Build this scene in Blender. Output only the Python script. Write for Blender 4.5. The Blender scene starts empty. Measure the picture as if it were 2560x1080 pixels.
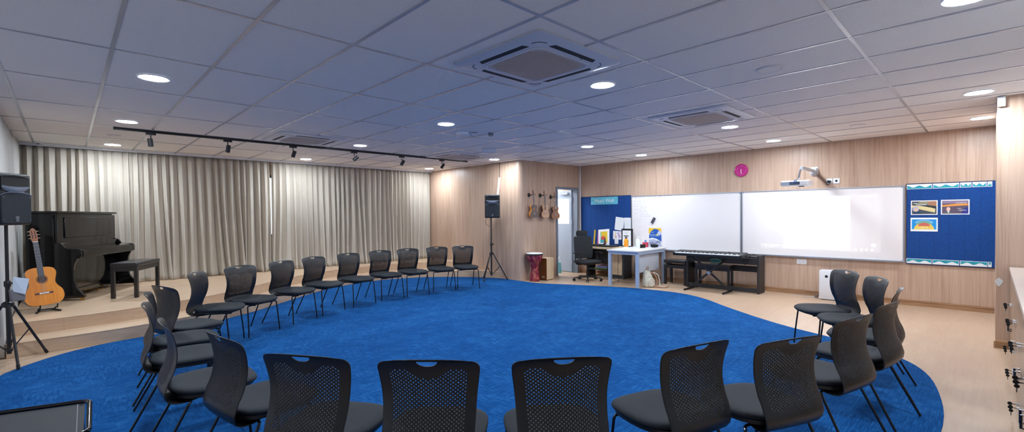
import bpy, bmesh, math, random
from math import pi, sin, cos, radians, sqrt, atan2, hypot
from mathutils import Vector, Matrix, noise as mnoise

# ---------------------------------------------------------------- scene, camera, world, exposure
sc = bpy.context.scene
C = sc.collection
sc.view_settings.view_transform = 'Standard'
sc.view_settings.look = 'None'
sc.view_settings.gamma = 1.0
sc.view_settings.use_curve_mapping = False
sc.view_settings.exposure = 0.0

HC = 1.43            # eye height
CEIL = 2.617
yaw, pitch, roll = 0.8043762, -0.0160147, -0.0081873
fw = Vector((cos(yaw)*cos(pitch), sin(yaw)*cos(pitch), sin(pitch)))
rt = Vector((sin(yaw), -cos(yaw), 0)); up = rt.cross(fw)
rt2 = cos(roll)*rt + sin(roll)*up; up2 = -sin(roll)*rt + cos(roll)*up
cam = bpy.data.cameras.new('camera')
cam.sensor_width = 36; cam.lens = 1155.895/2560*36
cam.shift_y = 16.15/2560
cam.clip_start = 0.05
camo = bpy.data.objects.new('camera', cam); C.objects.link(camo)
M = Matrix.Identity(4)
for i in range(3):
    M[i][0] = rt2[i]; M[i][1] = up2[i]; M[i][2] = -fw[i]
M[0][3], M[1][3], M[2][3] = 0, 0, HC
camo.matrix_world = M
sc.camera = camo

w = bpy.data.worlds.new('world'); sc.world = w; w.use_nodes = True
w.node_tree.nodes['Background'].inputs[0].default_value = (0.80, 0.90, 1.0, 1)
w.node_tree.nodes['Background'].inputs[1].default_value = 2.0

LAMP_L = 302.0       # radiance of the LED downlight diffusers
LAMP_C = (0.835, 0.935, 1.04)

# ---------------------------------------------------------------- helpers
R = random.Random(7)
def lin(c):
    out = []
    for x in c[:3]:
        x = x/255.0
        out.append(x/12.92 if x <= .04045 else ((x+.055)/1.055)**2.4)
    return tuple(out)

class NT:
    def __init__(s, m):
        s.m = m; m.use_nodes = True; s.t = m.node_tree
        s.b = s.t.nodes['Principled BSDF']
    def n(s, kind, **kw):
        nd = s.t.nodes.new(kind)
        for k, v in kw.items():
            if k in nd.inputs: nd.inputs[k].default_value = v
            else: setattr(nd, k, v)
        return nd
    def l(s, a, b): s.t.links.new(a, b)

MATS = {}
def mat(name, col, rough=.5, metal=0., coat=0., bump=None, vary=None, spec=None, emit=None, sheen=0., trans=0.):
    if name in MATS: return MATS[name]
    m = bpy.data.materials.new(name); t = NT(m); b = t.b
    c = lin(col)
    b.inputs['Base Color'].default_value = (*c, 1)
    b.inputs['Roughness'].default_value = rough
    b.inputs['Metallic'].default_value = metal
    b.inputs['Coat Weight'].default_value = coat
    b.inputs['Coat Roughness'].default_value = .08
    b.inputs['Sheen Weight'].default_value = sheen
    if trans: b.inputs['Transmission Weight'].default_value = trans
    if spec is not None: b.inputs['Specular IOR Level'].default_value = spec
    if emit:
        b.inputs['Emission Color'].default_value = (*emit[0], 1); b.inputs['Emission Strength'].default_value = emit[1]
    tc = t.n('ShaderNodeTexCoord')
    if vary:                      # (scale, amount)
        nz = t.n('ShaderNodeTexNoise', Scale=vary[0], Detail=3.0)
        t.l(tc.outputs['Object'], nz.inputs['Vector'])
        mr = t.n('ShaderNodeMapRange'); mr.inputs[1].default_value = .3; mr.inputs[2].default_value = .7
        mr.inputs[3].default_value = 1-vary[1]; mr.inputs[4].default_value = 1+vary[1]
        t.l(nz.outputs[0], mr.inputs[0])
        mx = t.n('ShaderNodeVectorMath', operation='SCALE'); mx.inputs[0].default_value = c
        t.l(mr.outputs[0], mx.inputs['Scale']); t.l(mx.outputs[0], b.inputs['Base Color'])
    if bump:                      # (scale, strength)
        nz = t.n('ShaderNodeTexNoise', Scale=bump[0], Detail=2.0)
        t.l(tc.outputs['Object'], nz.inputs['Vector'])
        bp = t.n('ShaderNodeBump', Strength=bump[1], Distance=.002)
        t.l(nz.outputs[0], bp.inputs['Height']); t.l(bp.outputs[0], b.inputs['Normal'])
    MATS[name] = m
    return m

def ramp(t, stops):
    r = t.n('ShaderNodeValToRGB'); e = r.color_ramp.elements
    e[0].position = stops[0][0]; e[0].color = (*stops[0][1], 1)
    e[1].position = stops[-1][0]; e[1].color = (*stops[-1][1], 1)
    for p, c in stops[1:-1]:
        x = e.new(p); x.color = (*c, 1)
    return r

def grain_mat(name, c1, c2, c3, scl=(22, 22, 1.1), rough=.45, coat=0., along=None):
    m = bpy.data.materials.new(name); t = NT(m)
    tc = t.n('ShaderNodeTexCoord'); mp = t.n('ShaderNodeMapping'); mp.inputs['Scale'].default_value = scl
    t.l(tc.outputs['Object'], mp.inputs['Vector'])
    n1 = t.n('ShaderNodeTexNoise', Scale=1.0, Detail=6.0, Roughness=.65, Distortion=.6); t.l(mp.outputs[0], n1.inputs['Vector'])
    mp2 = t.n('ShaderNodeMapping'); mp2.inputs['Scale'].default_value = [s*5 if s > 5 else s*2.2 for s in scl]
    t.l(tc.outputs['Object'], mp2.inputs['Vector'])
    n2 = t.n('ShaderNodeTexNoise', Scale=1.0, Detail=3.0); t.l(mp2.outputs[0], n2.inputs['Vector'])
    mp3 = t.n('ShaderNodeMapping'); mp3.inputs['Scale'].default_value = [s*.14 if s > 5 else s*.25 for s in scl]
    t.l(tc.outputs['Object'], mp3.inputs['Vector'])
    n3 = t.n('ShaderNodeTexNoise', Scale=1.0, Detail=1.0); t.l(mp3.outputs[0], n3.inputs['Vector'])
    a = t.n('ShaderNodeMath', operation='MULTIPLY_ADD'); t.l(n2.outputs[0], a.inputs[0]); a.inputs[1].default_value = .35
    t.l(n1.outputs[0], a.inputs[2])
    a2 = t.n('ShaderNodeMath', operation='MULTIPLY_ADD'); t.l(n3.outputs[0], a2.inputs[0]); a2.inputs[1].default_value = .3
    t.l(a.outputs[0], a2.inputs[2])
    r = ramp(t, [(.58, lin(c1)), (.82, lin(c2)), (1.0, lin(c3))]); t.l(a2.outputs[0], r.inputs[0])
    t.l(r.outputs[0], t.b.inputs['Base Color'])
    t.b.inputs['Roughness'].default_value = rough; t.b.inputs['Coat Weight'].default_value = coat
    bp = t.n('ShaderNodeBump', Strength=.12, Distance=.001); t.l(n2.outputs[0], bp.inputs['Height']); t.l(bp.outputs[0], t.b.inputs['Normal'])
    MATS[name] = m
    return m

def plank_mat(name, c1, c2, rot=0., rough=.42, pl=(1.2, .18)):
    m = bpy.data.materials.new(name); t = NT(m)
    tc = t.n('ShaderNodeTexCoord'); mp = t.n('ShaderNodeMapping'); mp.inputs['Rotation'].default_value = (0, 0, rot)
    t.l(tc.outputs['Object'], mp.inputs['Vector'])
    br = t.n('ShaderNodeTexBrick', Scale=1.0); br.offset = .37; br.squash = 1
    br.inputs['Color1'].default_value = (.35, .35, .35, 1); br.inputs['Color2'].default_value = (.65, .65, .65, 1)
    br.inputs['Mortar'].default_value = (.28, .28, .28, 1)
    br.inputs['Mortar Size'].default_value = .0012; br.inputs['Brick Width'].default_value = pl[0]; br.inputs['Row Height'].default_value = pl[1]
    t.l(mp.outputs[0], br.inputs['Vector'])
    mp2 = t.n('ShaderNodeMapping'); mp2.inputs['Scale'].default_value = (2.2, 26, 26); mp2.inputs['Rotation'].default_value = (0, 0, rot)
    t.l(tc.outputs['Object'], mp2.inputs['Vector'])
    n1 = t.n('ShaderNodeTexNoise', Scale=1.0, Detail=5.0, Roughness=.6, Distortion=1.0); t.l(mp2.outputs[0], n1.inputs['Vector'])
    n3 = t.n('ShaderNodeTexNoise', Scale=2.3, Detail=2.0); t.l(tc.outputs['Object'], n3.inputs['Vector'])
    a = t.n('ShaderNodeMath', operation='MULTIPLY_ADD'); t.l(n1.outputs[0], a.inputs[0]); a.inputs[1].default_value = .55
    sep = t.n('ShaderNodeMath', operation='MULTIPLY'); t.l(br.outputs['Color'], sep.inputs[0]); sep.inputs[1].default_value = .35
    t.l(sep.outputs[0], a.inputs[2])
    a2 = t.n('ShaderNodeMath', operation='MULTIPLY_ADD'); t.l(n3.outputs[0], a2.inputs[0]); a2.inputs[1].default_value = .18; t.l(a.outputs[0], a2.inputs[2])
    r = ramp(t, [(.30, lin(c1)), (.82, lin(c2))]); t.l(a2.outputs[0], r.inputs[0])
    t.l(r.outputs[0], t.b.inputs['Base Color']); t.b.inputs['Roughness'].default_value = rough
    MATS[name] = m
    return m

def rrect(w, h, r, n=5, cx=0, cy=0):
    pts = []
    for (sx, sy, a0) in ((1, 1, 0), (-1, 1, pi/2), (-1, -1, pi), (1, -1, 3*pi/2)):
        for i in range(n+1):
            a = a0 + pi/2*i/n
            pts.append((cx + sx*(w/2-r) + r*cos(a), cy + sy*(h/2-r) + r*sin(a)))
    return pts

def catmull(P, n=6, closed=False):
    out = []; N = len(P)
    rng = range(N if closed else N-1)
    for i in rng:
        g = (lambda k: P[k % N]) if closed else (lambda k: P[min(max(k, 0), N-1)])
        p0, p1, p2, p3 = g(i-1), g(i), g(i+1), g(i+2)
        for j in range(n):
            t = j/n
            out.append(tuple(.5*((2*b)+(-a+c)*t+(2*a-5*b+4*c-d)*t*t+(-a+3*b-3*c+d)*t**3) for a, b, c, d in zip(p0, p1, p2, p3)))
    if not closed: out.append(tuple(P[-1]))
    return out

class MB:
    def __init__(s): s.v = []; s.f = []; s.m = []
    def add(s, v, f, mi=0, M=None):
        o = len(s.v)
        if M is not None: v = [M @ Vector(p) for p in v]
        s.v += [tuple(p) for p in v]
        for q in f: s.f.append([i+o for i in q]); s.m.append(mi)
        return s
    def box(s, c, d, mi=0, M=None):
        x, y, z = c; a, b, e = d[0]/2, d[1]/2, d[2]/2
        v = [(x+i*a, y+j*b, z+k*e) for k in (-1, 1) for j in (-1, 1) for i in (-1, 1)]
        f = [(0, 2, 3, 1), (4, 5, 7, 6), (0, 1, 5, 4), (2, 6, 7, 3), (0, 4, 6, 2), (1, 3, 7, 5)]
        return s.add(v, f, mi, M)
    def bb(s, x0, x1, y0, y1, z0, z1, mi=0, M=None):
        return s.box(((x0+x1)/2, (y0+y1)/2, (z0+z1)/2), (abs(x1-x0), abs(y1-y0), abs(z1-z0)), mi, M)
    def loft(s, rings, mi=0, caps=True, closed=True, M=None):
        n = len(rings[0]); v = [p for r in rings for p in r]; f = []
        for i in range(len(rings)-1):
            for j in range(n if closed else n-1):
                a = i*n+j; b = i*n+(j+1) % n
                f.append((a, b, b+n, a+n))
        if caps and closed:
            f.append(tuple(range(n-1, -1, -1))); k = (len(rings)-1)*n; f.append(tuple(range(k, k+n)))
        return s.add(v, f, mi, M)
    def tube(s, pts, r, n=8, mi=0, M=None, caps=True):
        pts = [Vector(p) for p in pts]; rings = []; nrm = None
        for i, p in enumerate(pts):
            t = (pts[min(i+1, len(pts)-1)] - pts[max(i-1, 0)]).normalized()
            if nrm is None:
                nrm = Vector((0, 0, 1)) if abs(t.z) < .9 else Vector((1, 0, 0))
            nrm = (nrm - t*nrm.dot(t)).normalized(); bn = t.cross(nrm)
            rr = r[i] if isinstance(r, (list, tuple)) else r
            rings.append([tuple(p + (nrm*cos(2*pi*k/n) + bn*sin(2*pi*k/n))*rr) for k in range(n)])
        return s.loft(rings, mi, caps, True, M)
    def cyl(s, p0, p1, r0, r1=None, n=20, mi=0, M=None):
        return s.tube([p0, p1], [r0, r0 if r1 is None else r1], n, mi, M)
    def lathe(s, prof, n=28, c=(0, 0, 0), mi=0, M=None, caps=True):
        rings = [[(c[0]+max(r, 1e-4)*cos(2*pi*k/n), c[1]+max(r, 1e-4)*sin(2*pi*k/n), c[2]+z) for k in range(n)] for r, z in prof]
        return s.loft(rings, mi, caps, True, M)
    def prism(s, out, z0, z1, plane='xy', mi=0, M=None):
        def P(a, b, c):
            return (a, b, c) if plane == 'xy' else ((a, c, b) if plane == 'xz' else (c, a, b))
        rings = [[P(a, b, z0) for a, b in out], [P(a, b, z1) for a, b in out]]
        return s.loft(rings, mi, True, True, M)
    def ell(s, c, r, nu=16, nv=10, mi=0, M=None):
        prof = [(.394, -.04), (.388, -.10), (.387, -.150), (.392, -.186), (.408, -.213), (.436, -.226), (.47, -.224), (.51, -.216), (.55, -.212), (.60, -.215), (.65, -.223), (.70, -.234), (.74, -.244), (.775, -.256), (.797, -.268), (.806, -.279)]
        rings = [[(c[0]+r[0]*max(a, .001)*cos(2*pi*k/nu), c[1]+r[1]*max(a, .001)*sin(2*pi*k/nu), c[2]+r[2]*b) for k in range(nu)] for a, b in prof]
        return s.loft(rings, mi, True, True, M)
    def build(s, name, mats, parent=None, loc=(0, 0, 0), rz=0., smooth=35, bev=0., seg=2, matrix=None, sub=0, weld=False):
        me = bpy.data.meshes.new(name)
        me.from_pydata(s.v, [], s.f)
        bm = bmesh.new(); bm.from_mesh(me)
        if weld: bmesh.ops.remove_doubles(bm, verts=bm.verts, dist=1e-5)
        bmesh.ops.recalc_face_normals(bm, faces=bm.faces)
        if weld:
            bm.to_mesh(me)
        else:
            bm.to_mesh(me)
        bm.free()
        if not isinstance(mats, (list, tuple)): mats = [mats]
        for m in mats: me.materials.append(m)
        if len(mats) > 1 and len(me.polygons) == len(s.m):
            me.polygons.foreach_set('material_index', s.m)
        if smooth:
            me.polygons.foreach_set('use_smooth', [True]*len(me.polygons))
            me.set_sharp_from_angle(angle=radians(smooth))
        me.update()
        o = bpy.data.objects.new(name, me); C.objects.link(o)
        if matrix is not None: o.matrix_world = matrix
        else: o.location = loc; o.rotation_euler = (0, 0, rz)
        if parent: o.parent = parent
        if bev:
            b = o.modifiers.new('bevel', 'BEVEL'); b.width = bev; b.segments = seg; b.limit_method = 'ANGLE'; b.angle_limit = radians(40); b.harden_normals = False
        if sub:
            b = o.modifiers.new('sub', 'SUBSURF'); b.levels = sub; b.render_levels = sub
        return o

def thing(name, label, cat, loc=(0, 0, 0), rz=0., group=None):
    o = bpy.data.objects.new(name, None); C.objects.link(o); o.empty_display_size = .1
    o.location = loc; o.rotation_euler = (0, 0, rz)
    o['label'] = label; o['category'] = cat
    if group: o['group'] = group
    return o
def tag(o, label, cat, group=None):
    o['label'] = label; o['category'] = cat
    if group: o['group'] = group
    return o
def struct(o): o['kind'] = 'structure'; return o
def kids(o): return [c for c in bpy.data.objects if c.parent == o]
def dup(root, loc, rz, label, group=None):
    r = root.copy(); C.objects.link(r); r.location = loc; r.rotation_euler = (0, 0, rz); r['label'] = label
    if group: r['group'] = group
    for ch in kids(root):
        c = ch.copy(); C.objects.link(c); c.parent = r
        for g in kids(ch):
            d = g.copy(); C.objects.link(d); d.parent = c
    return r
def text(name, s, size, m, parent=None, loc=(0, 0, 0), rot=(pi/2, 0, 0), ext=.0006, align='CENTER', sx=1.):
    cu = bpy.data.curves.new(name, 'FONT'); cu.body = s; cu.size = size; cu.extrude = ext; cu.align_x = align; cu.align_y = 'CENTER'
    tmp = bpy.data.objects.new(name, cu); C.objects.link(tmp)
    bpy.context.view_layer.update()
    me = bpy.data.meshes.new_from_object(tmp.evaluated_get(bpy.context.evaluated_depsgraph_get()))
    bpy.data.objects.remove(tmp); me.materials.clear(); me.materials.append(m)
    o = bpy.data.objects.new(name, me); C.objects.link(o); o.location = loc; o.rotation_euler = rot; o.scale = (sx, 1, 1)
    if parent: o.parent = parent
    return o

# right-hand wall frame: s along the wall from its near end, d out into the room
WA = Vector((9.30, -.02, 0)); WD = Vector((-.18, 7.04, 0)).normalized(); WN = Vector((-WD.y, WD.x, 0))
RW = atan2(-WD.y, -WD.x)
def W(s, d, z): p = WA + WD*s + WN*d; return (p.x, p.y, z)

# ---------------------------------------------------------------- materials
wood_wall = grain_mat('wood_laminate', (170, 138, 116), (193, 163, 141), (203, 175, 154), scl=(24, 24, .8), rough=.4)
wood_step = plank_mat('stage_boards', (190, 158, 128), (224, 195, 164), rot=0., pl=(1.2, .2), rough=.4)
floor_m = plank_mat('vinyl_planks', (186, 155, 128), (208, 181, 154), rot=0., rough=.36)
wood_cab = grain_mat('cabinet_laminate', (150, 122, 98), (176, 148, 122), (196, 168, 142), scl=(26, 26, .9), rough=.3, coat=.3)
base_m = grain_mat('skirting_wood', (138, 102, 72), (168, 128, 94), (186, 148, 112), scl=(2, 2, 30), rough=.35)
white_paint = mat('white_plastic', (236, 238, 242), .35)
offwhite = mat('off_white_paint', (214, 214, 216), .6)
tile_m = mat('ceiling_tile', (242, 235, 228), .95, vary=(60, .03), bump=(260, .5))
tbar_m = mat('tee_bar_paint', (182, 182, 188), .22, metal=.12)
alu = mat('brushed_aluminium', (196, 200, 206), .32, metal=.9)
steel = mat('chrome_steel', (220, 222, 226), .15, metal=1.)
blk_plastic = mat('chair_black_plastic', (33, 34, 37), .36, bump=(420, .18))
blk_fab = mat('seat_fabric', (19, 26, 35), .75, bump=(600, .5), vary=(180, .12))
blk_metal = mat('black_metal', (16, 16, 18), .3, metal=.3, coat=.3)
blk_satin = mat('black_satin', (26, 27, 30), .42)
blk_rubber = mat('black_rubber', (22, 22, 23), .8)
piano_blk = mat('piano_lacquer', (6, 6, 8), .09, coat=.25, spec=.5)
brass = mat('brass', (206, 166, 84), .25, metal=1.)
white_gloss = mat('whiteboard_enamel', (246, 240, 239), .22, coat=.3)
paper = mat('paper_white', (240, 242, 245), .7)
grey_blue = mat('door_paint', (150, 162, 178), .45)
frame_gb = mat('door_frame_paint', (118, 128, 142), .4)
desk_grey = mat('desk_leg_paint', (168, 184, 208), .4)
desk_top = mat('desk_top_white', (230, 232, 236), .35)
dkgrey = mat('charcoal_laminate', (56, 56, 60), .5, vary=(90, .2))
ltwood = grain_mat('light_oak', (196, 168, 134), (214, 188, 154), (226, 202, 170), scl=(24, 24, .9), rough=.45)
def scol(n, c, r=.5, **k): return mat(n, c, r, **k)

def blue_board_mat():
    m = bpy.data.materials.new('blue_felt'); t = NT(m)
    tc = t.n('ShaderNodeTexCoord')
    n1 = t.n('ShaderNodeTexNoise', Scale=170.0, Detail=2.0); t.l(tc.outputs['Object'], n1.inputs['Vector'])
    r = ramp(t, [(.3, lin((8, 50, 112))), (.7, lin((16, 78, 152)))]); t.l(n1.outputs[0], r.inputs[0])
    t.l(r.outputs[0], t.b.inputs['Base Color']); t.b.inputs['Roughness'].default_value = .95
    bp = t.n('ShaderNodeBump', Strength=.5, Distance=.002); t.l(n1.outputs[0], bp.inputs['Height']); t.l(bp.outputs[0], t.b.inputs['Normal'])
    return m
blue_felt = blue_board_mat()

def carpet_mat():
    m = bpy.data.materials.new('blue_carpet'); t = NT(m)
    tc = t.n('ShaderNodeTexCoord')
    ch = t.n('ShaderNodeTexChecker', Scale=2.0)          # 0.5 m tiles laid quarter-turn
    ch.inputs[1].default_value = (0, 0, 0, 1); ch.inputs[2].default_value = (1, 1, 1, 1)
    mv = t.n('ShaderNodeMapping'); mv.inputs['Location'].default_value = (.03, .07, .11)
    t.l(tc.outputs['Object'], mv.inputs['Vector']); t.l(mv.outputs[0], ch.inputs['Vector'])
    fac = []
    for sc_ in ((7.0, 75, 1), (48, 9.0, 1)):
        mp = t.n('ShaderNodeMapping'); mp.inputs['Scale'].default_value = sc_
        t.l(tc.outputs['Object'], mp.inputs['Vector'])
        n = t.n('ShaderNodeTexNoise', Scale=1.0, Detail=5.0, Roughness=.55); t.l(mp.outputs[0], n.inputs['Vector']); fac.append(n)
    chm = t.n('ShaderNodeMapRange'); chm.inputs[3].default_value = .25; chm.inputs[4].default_value = .62; t.l(ch.outputs[1], chm.inputs[0])
    mx = t.n('ShaderNodeMix'); t.l(chm.outputs[0], mx.inputs[0]); t.l(fac[0].outputs[0], mx.inputs[2]); t.l(fac[1].outputs[0], mx.inputs[3])
    # per tile tone
    vo = t.n('ShaderNodeTexVoronoi', Scale=2.0); vo.distance = 'CHEBYCHEV'; vo.inputs['Randomness'].default_value = 0.0
    t.l(mv.outputs[0], vo.inputs['Vector'])
    n3 = t.n('ShaderNodeTexNoise', Scale=4.0, Detail=4.0); t.l(tc.outputs['Object'], n3.inputs['Vector'])
    sp = t.n('ShaderNodeSeparateColor'); t.l(vo.outputs['Color'], sp.inputs[0])
    a = t.n('ShaderNodeMath', operation='MULTIPLY_ADD'); t.l(sp.outputs[0], a.inputs[0]); a.inputs[1].default_value = .07; t.l(mx.outputs[0], a.inputs[2])
    a2 = t.n('ShaderNodeMath', operation='MULTIPLY_ADD'); t.l(n3.outputs[0], a2.inputs[0]); a2.inputs[1].default_value = .25; t.l(a.outputs[0], a2.inputs[2])
    n4 = t.n('ShaderNodeTexNoise', Scale=190.0, Detail=1.0); t.l(tc.outputs['Object'], n4.inputs['Vector'])
    a3 = t.n('ShaderNodeMath', operation='MULTIPLY_ADD'); t.l(n4.outputs[0], a3.inputs[0]); a3.inputs[1].default_value = .30; t.l(a2.outputs[0], a3.inputs[2])
    r = ramp(t, [(.46, lin((5, 52, 102))), (.80, lin((15, 77, 138))), (1.0, lin((40, 108, 172)))]); t.l(a3.outputs[0], r.inputs[0])
    t.l(r.outputs[0], t.b.inputs['Base Color']); t.b.inputs['Roughness'].default_value = 1.0
    t.b.inputs['Specular IOR Level'].default_value = .1
    bp = t.n('ShaderNodeBump', Strength=.6, Distance=.003); t.l(n4.outputs[0], bp.inputs['Height']); t.l(bp.outputs[0], t.b.inputs['Normal'])
    return m
carpet = carpet_mat()

def curtain_mat(name, c1, c2):
    m = bpy.data.materials.new(name); t = NT(m)
    tc = t.n('ShaderNodeTexCoord'); mp = t.n('ShaderNodeMapping'); mp.inputs['Scale'].default_value = (260, 260, 900)
    t.l(tc.outputs['Object'], mp.inputs['Vector'])
    n = t.n('ShaderNodeTexNoise', Scale=.6, Detail=3.0); t.l(mp.outputs[0], n.inputs['Vector'])
    r = ramp(t, [(.3, lin(c1)), (.7, lin(c2))]); t.l(n.outputs[0], r.inputs[0]); t.l(r.outputs[0], t.b.inputs['Base Color'])
    t.b.inputs['Roughness'].default_value = .75; t.b.inputs['Sheen Weight'].default_value = .2
    return m
curt = curtain_mat('curtain_cloth', (184, 174, 160), (211, 202, 188))
curt2 = curtain_mat('pale_curtain_cloth', (176, 173, 168), (198, 195, 190))

# ---------------------------------------------------------------- room shell
def wallbox(name, x0, x1, y0, y1, z0=0., z1=CEIL+.05, m=wood_wall):
    return struct(MB().bb(x0, x1, y0, y1, z0, z1).build(name, m, smooth=0))

struct(MB().bb(-1.1, 9.9, -.95, 11.2, -.12, 0).build('floor', floor_m, smooth=0))
struct(MB().bb(-1.1, 9.9, -.95, 11.2, CEIL, CEIL+.08).build('ceiling', tile_m, smooth=0))
# tee bars of the suspended ceiling
g = MB()
for i in range(-4, 8):
    y = 3.075+1.2*i
    if -.9 < y < 10.7: g.bb(-.95, 9.35 if y < 7.1 else 7.07, y-.012, y+.012, CEIL-.004, CEIL+.001)
for j in range(-1, 17):
    x = -.352+.6*j
    g.bb(x-.012, x+.012, -.9, 7.1 if x > 7.05 else 10.7, CEIL-.0045, CEIL+.001)
struct(g.build('trim_ceiling_grid', tbar_m, smooth=0))
g = MB(); g.bb(-.6, 7.06, 10.40, 10.46, CEIL-.035, CEIL-.001)
struct(g.build('trim_curtain_pelmet', white_paint, smooth=0))

# whiteboard wall (slightly out of square)
m4 = Matrix.Translation(W(0, 0, 0)) @ Matrix.Rotation(RW, 4, 'Z')
struct(MB().bb(-7.6, .25, 0, .15, 0, CEIL+.05).build('wall_right', wood_wall, matrix=m4, smooth=0))
struct(MB().bb(-7.15, 0, -.014, -.001, 0, .065).bb(-7.15, 0, -.022, -.001, .065, .085).bb(-7.15, 0, -.018, -.001, 0, .022).build('baseboard_right', base_m, matrix=m4, smooth=0))
# door wall y=7.1 from the outer corner to the whiteboard wall, with the doorway
DX0, DX1, DH = 8.27, 8.99, 2.03
g = MB().bb(7.2, DX0-.06, 7.05, 7.2, 0, CEIL+.05).bb(DX1+.06, 9.2, 7.05, 7.2, 0, CEIL+.05).bb(DX0-.06, DX1+.06, 7.05, 7.2, DH+.05, CEIL+.05)
struct(g.build('wall_door', wood_wall, smooth=0))
# rounded outer corner and the long return wall x=7.06
o = [(7.06, 10.8), (7.06, 7.17)] + [(7.06+.12-.12*cos(a), 7.17-.12*sin(a)) for a in [pi/2*k/8 for k in range(1, 9)]] + [(7.2, 7.05), (7.2, 10.8)]
struct(MB().prism(o, 0, CEIL+.05).build('wall_return', wood_wall, smooth=30))
# column by the lockers
struct(MB().bb(6.99, 9.5, -.75, -.03, 0, CEIL+.05).build('wall_column', wood_wall, smooth=0))
struct(MB().bb(6.968, 6.99, -.70, -.03, 0, .065).bb(6.960, 6.99, -.70, -.03, .065, .085).bb(6.965, 7.01, -.029, -.018, 0, .07).build('baseboard_column', base_m, smooth=0))
wallbox('wall_near', -1.1, 7.0, -.75, -.62, m=offwhite)
wallbox('wall_left', -1.1, -.95, -.75, 11.2, m=offwhite)
# curtain wall with the window behind
g = MB().bb(-1.1, 2.45, 10.72, 10.87, 0, CEIL+.05).bb(3.75, 7.2, 10.72, 10.87, 0, CEIL+.05).bb(2.45, 3.75, 10.72, 10.87, 0, 1.0).bb(2.45, 3.75, 10.72, 10.87, 2.33, CEIL+.05)
struct(g.build('wall_back', wood_wall, smooth=0))
g = MB().bb(2.45, 2.51, 10.74, 10.82, 1.0, 2.33).bb(3.69, 3.75, 10.74, 10.82, 1.0, 2.33).bb(2.51, 3.69, 10.74, 10.82, 1.0, 1.06).bb(2.51, 3.69, 10.74, 10.82, 2.27, 2.33)
wf = struct(g.build('window_1', dkgrey, smooth=0))
gm = bpy.data.materials.new('window_glass'); gt = NT(gm)
gt.b.inputs['Base Color'].default_value = (1, 1, 1, 1); gt.b.inputs['Roughness'].default_value = 0; gt.b.inputs['Transmission Weight'].default_value = 1; gt.b.inputs['IOR'].default_value = 1.01
MB().bb(2.51, 3.69, 10.775, 10.78, 1.06, 2.27).build('pane', gm, parent=wf, smooth=0)

# stage: two curved steps
edge1 = [(-.47, 6.99), (.28, 7.03), (.7, 7.10), (1.1, 7.22), (1.5, 7.42), (1.95, 7.70), (2.45, 8.10), (3.0, 8.58), (3.6, 9.02), (4.25, 9.33), (4.95, 9.45), (5.6, 9.32), (6.15, 8.98), (6.6, 8.50), (6.9, 8.08), (7.07, 7.75)]
edge2 = [(-.47, 7.36), (.3, 7.44), (.7, 7.54), (1.15, 7.71), (1.6, 7.95), (2.1, 8.33), (2.6, 8.80), (3.15, 9.22), (3.8, 9.58), (4.5, 9.80), (5.2, 9.85), (5.9, 9.72), (6.5, 9.45), (7.07, 9.05)]
E1 = catmull(edge1, 8); E2 = catmull(edge2, 8)
def slab(E, z0, z1, name):
    g = MB(); pts = list(E) + [(7.07, 10.74), (-.47, 10.74)]
    g.prism(pts, z0, z1)
    return struct(g.build(name, [wood_step], smooth=25))
slab(E1, 0, .150, 'floor_step_lower'); slab(E2, .150, .300, 'floor_stage')
def nosing(E, z, name):
    g = MB()
    rings = []
    P = [Vector((*p, 0)) for p in E]
    for i, p in enumerate(P):
        t = (P[min(i+1, len(P)-1)]-P[max(i-1, 0)]).normalized(); n = Vector((t.y, -t.x, 0))
        rings.append([tuple(p+n*a+Vector((0, 0, z+b))) for a, b in ((-.03, -.012), (.004, -.012), (.006, -.004), (.001, .0015), (-.03, .0015))])
    g.loft(rings); return struct(g.build(name, base_m if 0 else wood_step, smooth=40))
nosing(E1, .150, 'trim_1'); nosing(E2, .300, 'trim_2')

# carpet
rug = [(-.55, 3.0), (-.56, 5.2), (-.50, 6.15), (-.16, 6.70), (.25, 6.98), (.7, 7.085), (1.1, 7.205), (1.5, 7.405), (1.95, 7.685), (2.45, 8.085), (3.0, 8.565), (3.6, 9.005), (4.25, 9.315), (4.95, 9.435), (5.6, 9.305), (6.15, 8.965), (6.6, 8.485), (6.88, 8.06), (7.03, 7.70), (7.04, 7.2), (7.05, 6.95), (7.07, 6.55), (7.28, 6.12), (7.60, 5.42), (7.79, 4.95), (7.90, 4.4), (7.90, 3.85), (7.67, 3.34), (7.22, 2.80), (6.78, 2.22), (6.5, 1.78), (6.3, 1.35), (6.1, .93), (5.82, .60), (5.45, .40), (4.9, .28), (4.2, .22), (3.3, .28), (2.3, .52), (1.3, .95), (.4, 1.5), (-.2, 2.1)]
o = MB().prism([p[:2] for p in catmull(rug, 4, True)], 0.0005, .006).build('carpet', carpet, smooth=0)
tag(o, 'large round-edged blue carpet under the ring of chairs', 'carpet')
ZR = .006

# skirting / conduit / corner trims
struct(MB().tube([(9.10, 7.03, CEIL), (9.10, 7.03, 1.7), (9.11, 7.03, .9)], .016, 8).build('trim_3', white_paint))
struct(MB().box((7.052, 7.72, 2.45), (.012, .006, .36)).build('trim_4', dkgrey, smooth=0))
g = MB(); g.loft([[(7.04, 7.70, 2.28), (7.058, 7.70, 2.28), (7.058, 7.745, 2.28), (7.04, 7.745, 2.28)], [(7.04, 7.78, 1.75), (7.058, 7.78, 1.75), (7.058, 7.825, 1.75), (7.04, 7.825, 1.75)]])
tag(g.build('cable_trunking', white_paint, smooth=0), 'slanting white cable trunking on the wood wall above the far speaker', 'trunking')

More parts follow.
